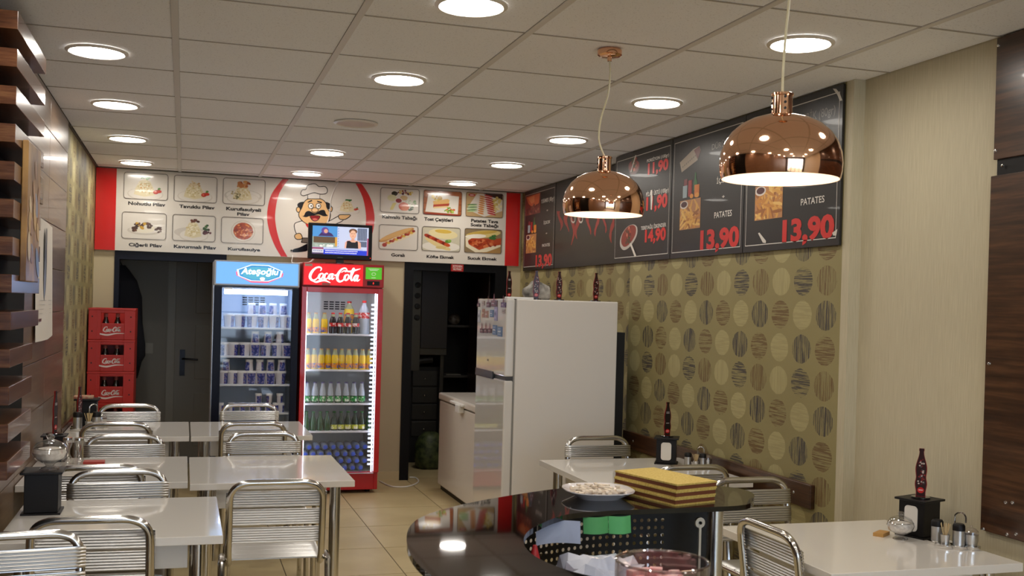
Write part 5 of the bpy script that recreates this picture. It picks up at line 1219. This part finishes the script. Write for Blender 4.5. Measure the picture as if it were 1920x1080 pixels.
tag(mk('grey_bundle', bundle(), speck('mottled cloth', '#4f4c48', '#b9b4aa', 14, .8, detail=4), smooth=True, angle=80), 'mottled grey and white cloth bundle on the refrigerator', 'bundle').location = (bq.x, fy0 + .2, FT + .002)
# ------------------------------------------------------------------ black glass service counter in front
CZ = .98
outer = [(1.21, 2.276), (1.327, 2.290), (1.399, 2.375), (1.435, 2.455), (1.42, 2.525), (1.34, 2.598), (1.198, 2.632), (1.028, 2.598), (.915, 2.565), (.775, 2.492), (.643, 2.406), (.528, 2.296), (.470, 2.190), (.433, 2.053), (.415, 1.907), (.42, 1.776), (.45, 1.62), (.52, 1.46), (.64, 1.33), (.80, 1.25)]
inner = [(.98, 1.45), (.86, 1.55), (.755, 1.645), (.691, 1.723), (.660, 1.787), (.643, 1.881), (.654, 1.979), (.694, 2.082), (.751, 2.158), (.815, 2.225), (.882, 2.262), (1.038, 2.277)]
oc_ = [(q.x, q.y) for q in catmull([(a, b, 0) for a, b in outer], 4)]; ic_ = [(q.x, q.y) for q in catmull([(a, b, 0) for a, b in inner], 4)]
ct_ = thing('service_counter', 'black glass-topped curved service counter in the foreground', 'counter', (.9, 2.2, 0)); ok2 = (-.9, -2.2, 0)
bg_ = mat('black glass', '#050506', .03, coat=.25)
par(mk('glass_top', prism(oc_ + ic_, CZ - .012, CZ), bg_), ct_, ok2)
# curved front body below, set back from the edge
cl_ = catmull([(1.37, 2.48, 0), (1.25, 2.50, 0), (1.03, 2.50, 0), (.86, 2.44, 0), (.72, 2.34, 0), (.61, 2.22, 0), (.56, 2.08, 0), (.54, 1.92, 0), (.55, 1.76, 0), (.62, 1.6, 0), (.74, 1.48, 0)], 5)
v, f = [], []
for q in cl_: v += [(q.x, q.y, .02), (q.x, q.y, .60), ]
f = [(2 * i, 2 * i + 1, 2 * i + 3, 2 * i + 2) for i in range(len(cl_) - 1)]
o = par(mk('front_panel', (v, f), 'black lacquer', smooth=True), ct_, ok2); sm = o.modifiers.new('thick', 'SOLIDIFY'); sm.thickness = .012
# perforated upper panel: real holes, wrapped along the same curve
L = [0.0]
for i in range(1, len(cl_)): L.append(L[-1] + (cl_[i] - cl_[i - 1]).length)
def along(s):
    s = min(max(s, 0), L[-1] - 1e-6)
    for i in range(len(L) - 1):
        if s <= L[i + 1]:
            t_ = (s - L[i]) / (L[i + 1] - L[i]); return cl_[i].lerp(cl_[i + 1], t_)
    return cl_[-1]
v, f = [], []
P_ = .0195; R_ = .0048; zr0 = .602; nz = 18; ns = int(L[-1] / P_)
for a in range(ns):
    for b in range(nz):
        s0, z0 = a * P_, zr0 + b * P_; o_ = len(v); hole = (8 <= a <= ns - 3) and (8 <= b <= 15)
        sq = [(-.5, -.5), (0, -.5), (.5, -.5), (.5, 0), (.5, .5), (0, .5), (-.5, .5), (-.5, 0)]
        for x, y in sq:
            q = along(s0 + (x + .5) * P_); v.append((q.x, q.y, z0 + (y + .5) * P_))
        if hole:
            for x, y in sq:
                l_ = math.hypot(x, y); q = along(s0 + .5 * P_ + x / l_ * R_); v.append((q.x, q.y, z0 + .5 * P_ + y / l_ * R_))
            f += [(o_ + k, o_ + (k + 1) % 8, o_ + 8 + (k + 1) % 8, o_ + 8 + k) for k in range(8)]
        else: f.append(tuple(o_ + k for k in range(8)))
o = par(mk('perforated_panel', (v, f), 'matte black'), ct_, ok2)
par(mk('work_shelf', prism([(.70, 1.5), (.62, 1.72), (.60, 1.95), (.66, 2.15), (.80, 2.32), (1.05, 2.42), (1.24, 2.42), (1.24, 2.1), (.95, 1.5)], .785, .80), 'black lacquer'), ct_, ok2)
par(mk('post', cyl(.020, 0, CZ - .012, 24, 1.268, 2.335), 'chrome', smooth=True), ct_, ok2)
par(mk('post_foot', move(lathe([(.07, 0), (.065, .012), (.021, .016)], 28), 1.268, 2.335, 0), 'chrome', smooth=True), ct_, ok2)
par(mk('hinge', join(move(xf(lathe([(.013, -.004), (.013, .004)], 20), Matrix.Rotation(PI / 2, 4, 'X')), 1.215, 2.315, .935), box(1.212, 1.218, 2.31, 2.316, .80, .93)), 'brushed aluminium', smooth=True), ct_, ok2)
par(mk('hinge_bolt', move(sphere(.004, 10, 6), 1.215, 2.309, .935), 'dark metal'), ct_, ok2)
for x, y in ((.70, 2.36), (.60, 1.80)):
    par(mk('glass_bracket', move(lathe([(.03, CZ - .03), (.03, CZ - .0125)], 20), x, y, 0), 'chrome', smooth=True), ct_, ok2)
def note(x0, x1, y, z0, z1, m, name, label, cat, bend=.012):
    n = 8; A = [(x0 + (x1 - x0) * i / n, y - bend * math.sin(PI * i / n), z1) for i in range(n + 1)]; B = [(x0 + (x1 - x0) * i / n, y - bend * math.sin(PI * i / n) - .006, z0) for i in range(n + 1)]
    v = A + B; v2 = [(a, b + .0008, c) for a, b, c in v]; k = n + 1
    f = [(i, i + 1, k + i + 1, k + i) for i in range(n)] + [(2 * k + i, 3 * k + i, 3 * k + i + 1, 2 * k + i + 1) for i in range(n)]
    return tag(mk(name, (v + v2, f), m, smooth=True), label, cat)
note(.893, .955, 2.272, .930, CZ - .012, mat('note green', '#4f9a5c', .7), 'sticky_note', 'left green paper note hanging below the counter edge', 'paper note')
note(.956, 1.012, 2.272, .928, CZ - .012, mat('note green 2', '#56a866', .7), 'sticky_note', 'right green paper note hanging below the counter edge', 'paper note')
g = []
pa = note(.762, .868, 2.225, .918, CZ - .012, mat('note blue', '#aab4cc', .7), 'order_slip', 'pale blue paper slip hanging below the curved counter edge', 'paper note', -.02)
pa.rotation_euler = (0, 0, 0)
# clear bag of wrapped cups on the work shelf
def crumple(rx, ry, rz_, seed):
    v, f = sphere(1, 22, 14); out = []
    for x, y, z in v:
        k = 1 + .16 * math.sin(6 * x + seed) * math.cos(5 * z) + .10 * math.sin(13 * y + 9 * z + seed)
        out.append((x * rx * k, y * ry * k, (max(z, -.8) + .8) * rz_ * k))
    return out, f
tag(mk('plastic_bag', crumple(.105, .09, .06, 1), speck('bag film', '#a9afc4', '#d2d5e0', 9, .25, coat=.4, detail=4), smooth=True, angle=25), 'crumpled pale plastic bag lying inside the counter', 'plastic bag').location = (.865, 2.10, .802)
tag(mk('sauce_bottle', lathe([(.02, 0), (.022, .005), (.022, .09), (.012, .12), (.004, .15)], 16), mat('sauce red', '#a8242a', .4), smooth=True), 'red sauce bottle beside the plastic bag inside the counter', 'bottle').location = (.715, 2.09, .8005)
# acrylic jar of pink sweets
jr = thing('acrylic_jar', 'round clear acrylic jar of pink sweets at the bottom edge', 'jar', (.738, 1.528, .8005))
JH = 1.05 - .8005
mk('jar_wall', lathe([(.074, 0), (.075, .004), (.075, JH), (.0725, JH + .001), (.0715, JH), (.0715, .008), (.001, .008)], 48), 'acrylic', jr, smooth=True)
mk('jar_lip', tube([(.0735 * math.cos(2 * PI * k / 40), .0735 * math.sin(2 * PI * k / 40), JH) for k in range(40)], .0024, 8, True), 'jar rim', jr, smooth=True)
r = random.Random(9); gs = []
for i in range(130):
    a, d, z = r.random() * 2 * PI, .058 * math.sqrt(r.random()), .016 + (JH - .07) * r.random()
    gs.append(move(rotz(cbox(0, 0, 0, .016, .012, .009), r.random() * 3), d * math.cos(a), d * math.sin(a), z))
for i in range(34):
    a, d = r.random() * 2 * PI, .055 * math.sqrt(r.random()); gs.append(move(rotz(cbox(0, 0, 0, .02, .014, .010), r.random() * 3), d * math.cos(a), d * math.sin(a), JH - .045 + .018 * r.random() + .01 * (1 - d / .055)))
o = mk('sweets', join(*gs), speck('pink sweet', '#d8858c', '#e8c4c0', 60, .6), jr); o['kind'] = 'stuff'
# plate and wafers on the counter
pl = thing('oval_plate', 'white oval plate with crumbled pale sweets on the black counter', 'plate', (1.0, 2.447, CZ), -.12)
def oval(prof, n=40):
    v, f = [], []
    for a, b, z in prof:
        for k in range(n):
            t_ = 2 * PI * k / n; e_ = 2.6; c_, s_ = math.cos(t_), math.sin(t_)
            v.append((a * math.copysign(abs(c_) ** (2 / e_), c_), b * math.copysign(abs(s_) ** (2 / e_), s_), z))
    for i in range(len(prof) - 1):
        for k in range(n): f.append((i * n + k, i * n + (k + 1) % n, (i + 1) * n + (k + 1) % n, (i + 1) * n + k))
    f.append(tuple(reversed(range(n)))); f.append(tuple((len(prof) - 1) * n + k for k in range(n)))
    return v, f
mk('plate_dish', oval([(.055, .055, 0), (.058, .058, .003), (.088, .088, .019), (.088, .088, .021), (.082, .082, .019), (.058, .058, .008)]), mat('porcelain', '#e6e2e4', .12, coat=.6), pl, smooth=True)
r = random.Random(12); gs = [move(rotz(cbox(0, 0, 0, .010 + .012 * r.random(), .008, .004), r.random() * 3), .068 * math.sqrt(r.random()) * math.cos(i), .062 * math.sqrt(r.random()) * math.sin(i), .012 + .012 * r.random()) for i in range(90)]
o = mk('crumbs', join(*gs), speck('crumb', '#e6dccd', '#d6c6b2', 80, .8), pl); o['kind'] = 'stuff'
speck('wafer', '#cdb666', '#b89c4a', 180, .8, bump=.5); mat('wafer cream', '#6b3a1e', .6)
wx, wy, wrz = 1.172, 2.43, math.atan2(.036, .123)
for k in range(3):
    t = thing('wafer_block', f'{["lowest", "middle", "topmost"][k]} of three stacked chocolate wafer sheets on the counter', 'wafer', (wx + .002 * (k - 1), wy, CZ + .0175 * k), wrz, 'stacked wafer sheets')
    mk('wafer_sheet', box(-.066, .066, -.118, .118, 0, .004), 'wafer', t)
    mk('chocolate_layer', box(-.065, .065, -.117, .117, .004, .0135), 'wafer cream', t)
    mk('wafer_sheet', box(-.066, .066, -.118, .118, .0135, .0175), 'wafer', t)
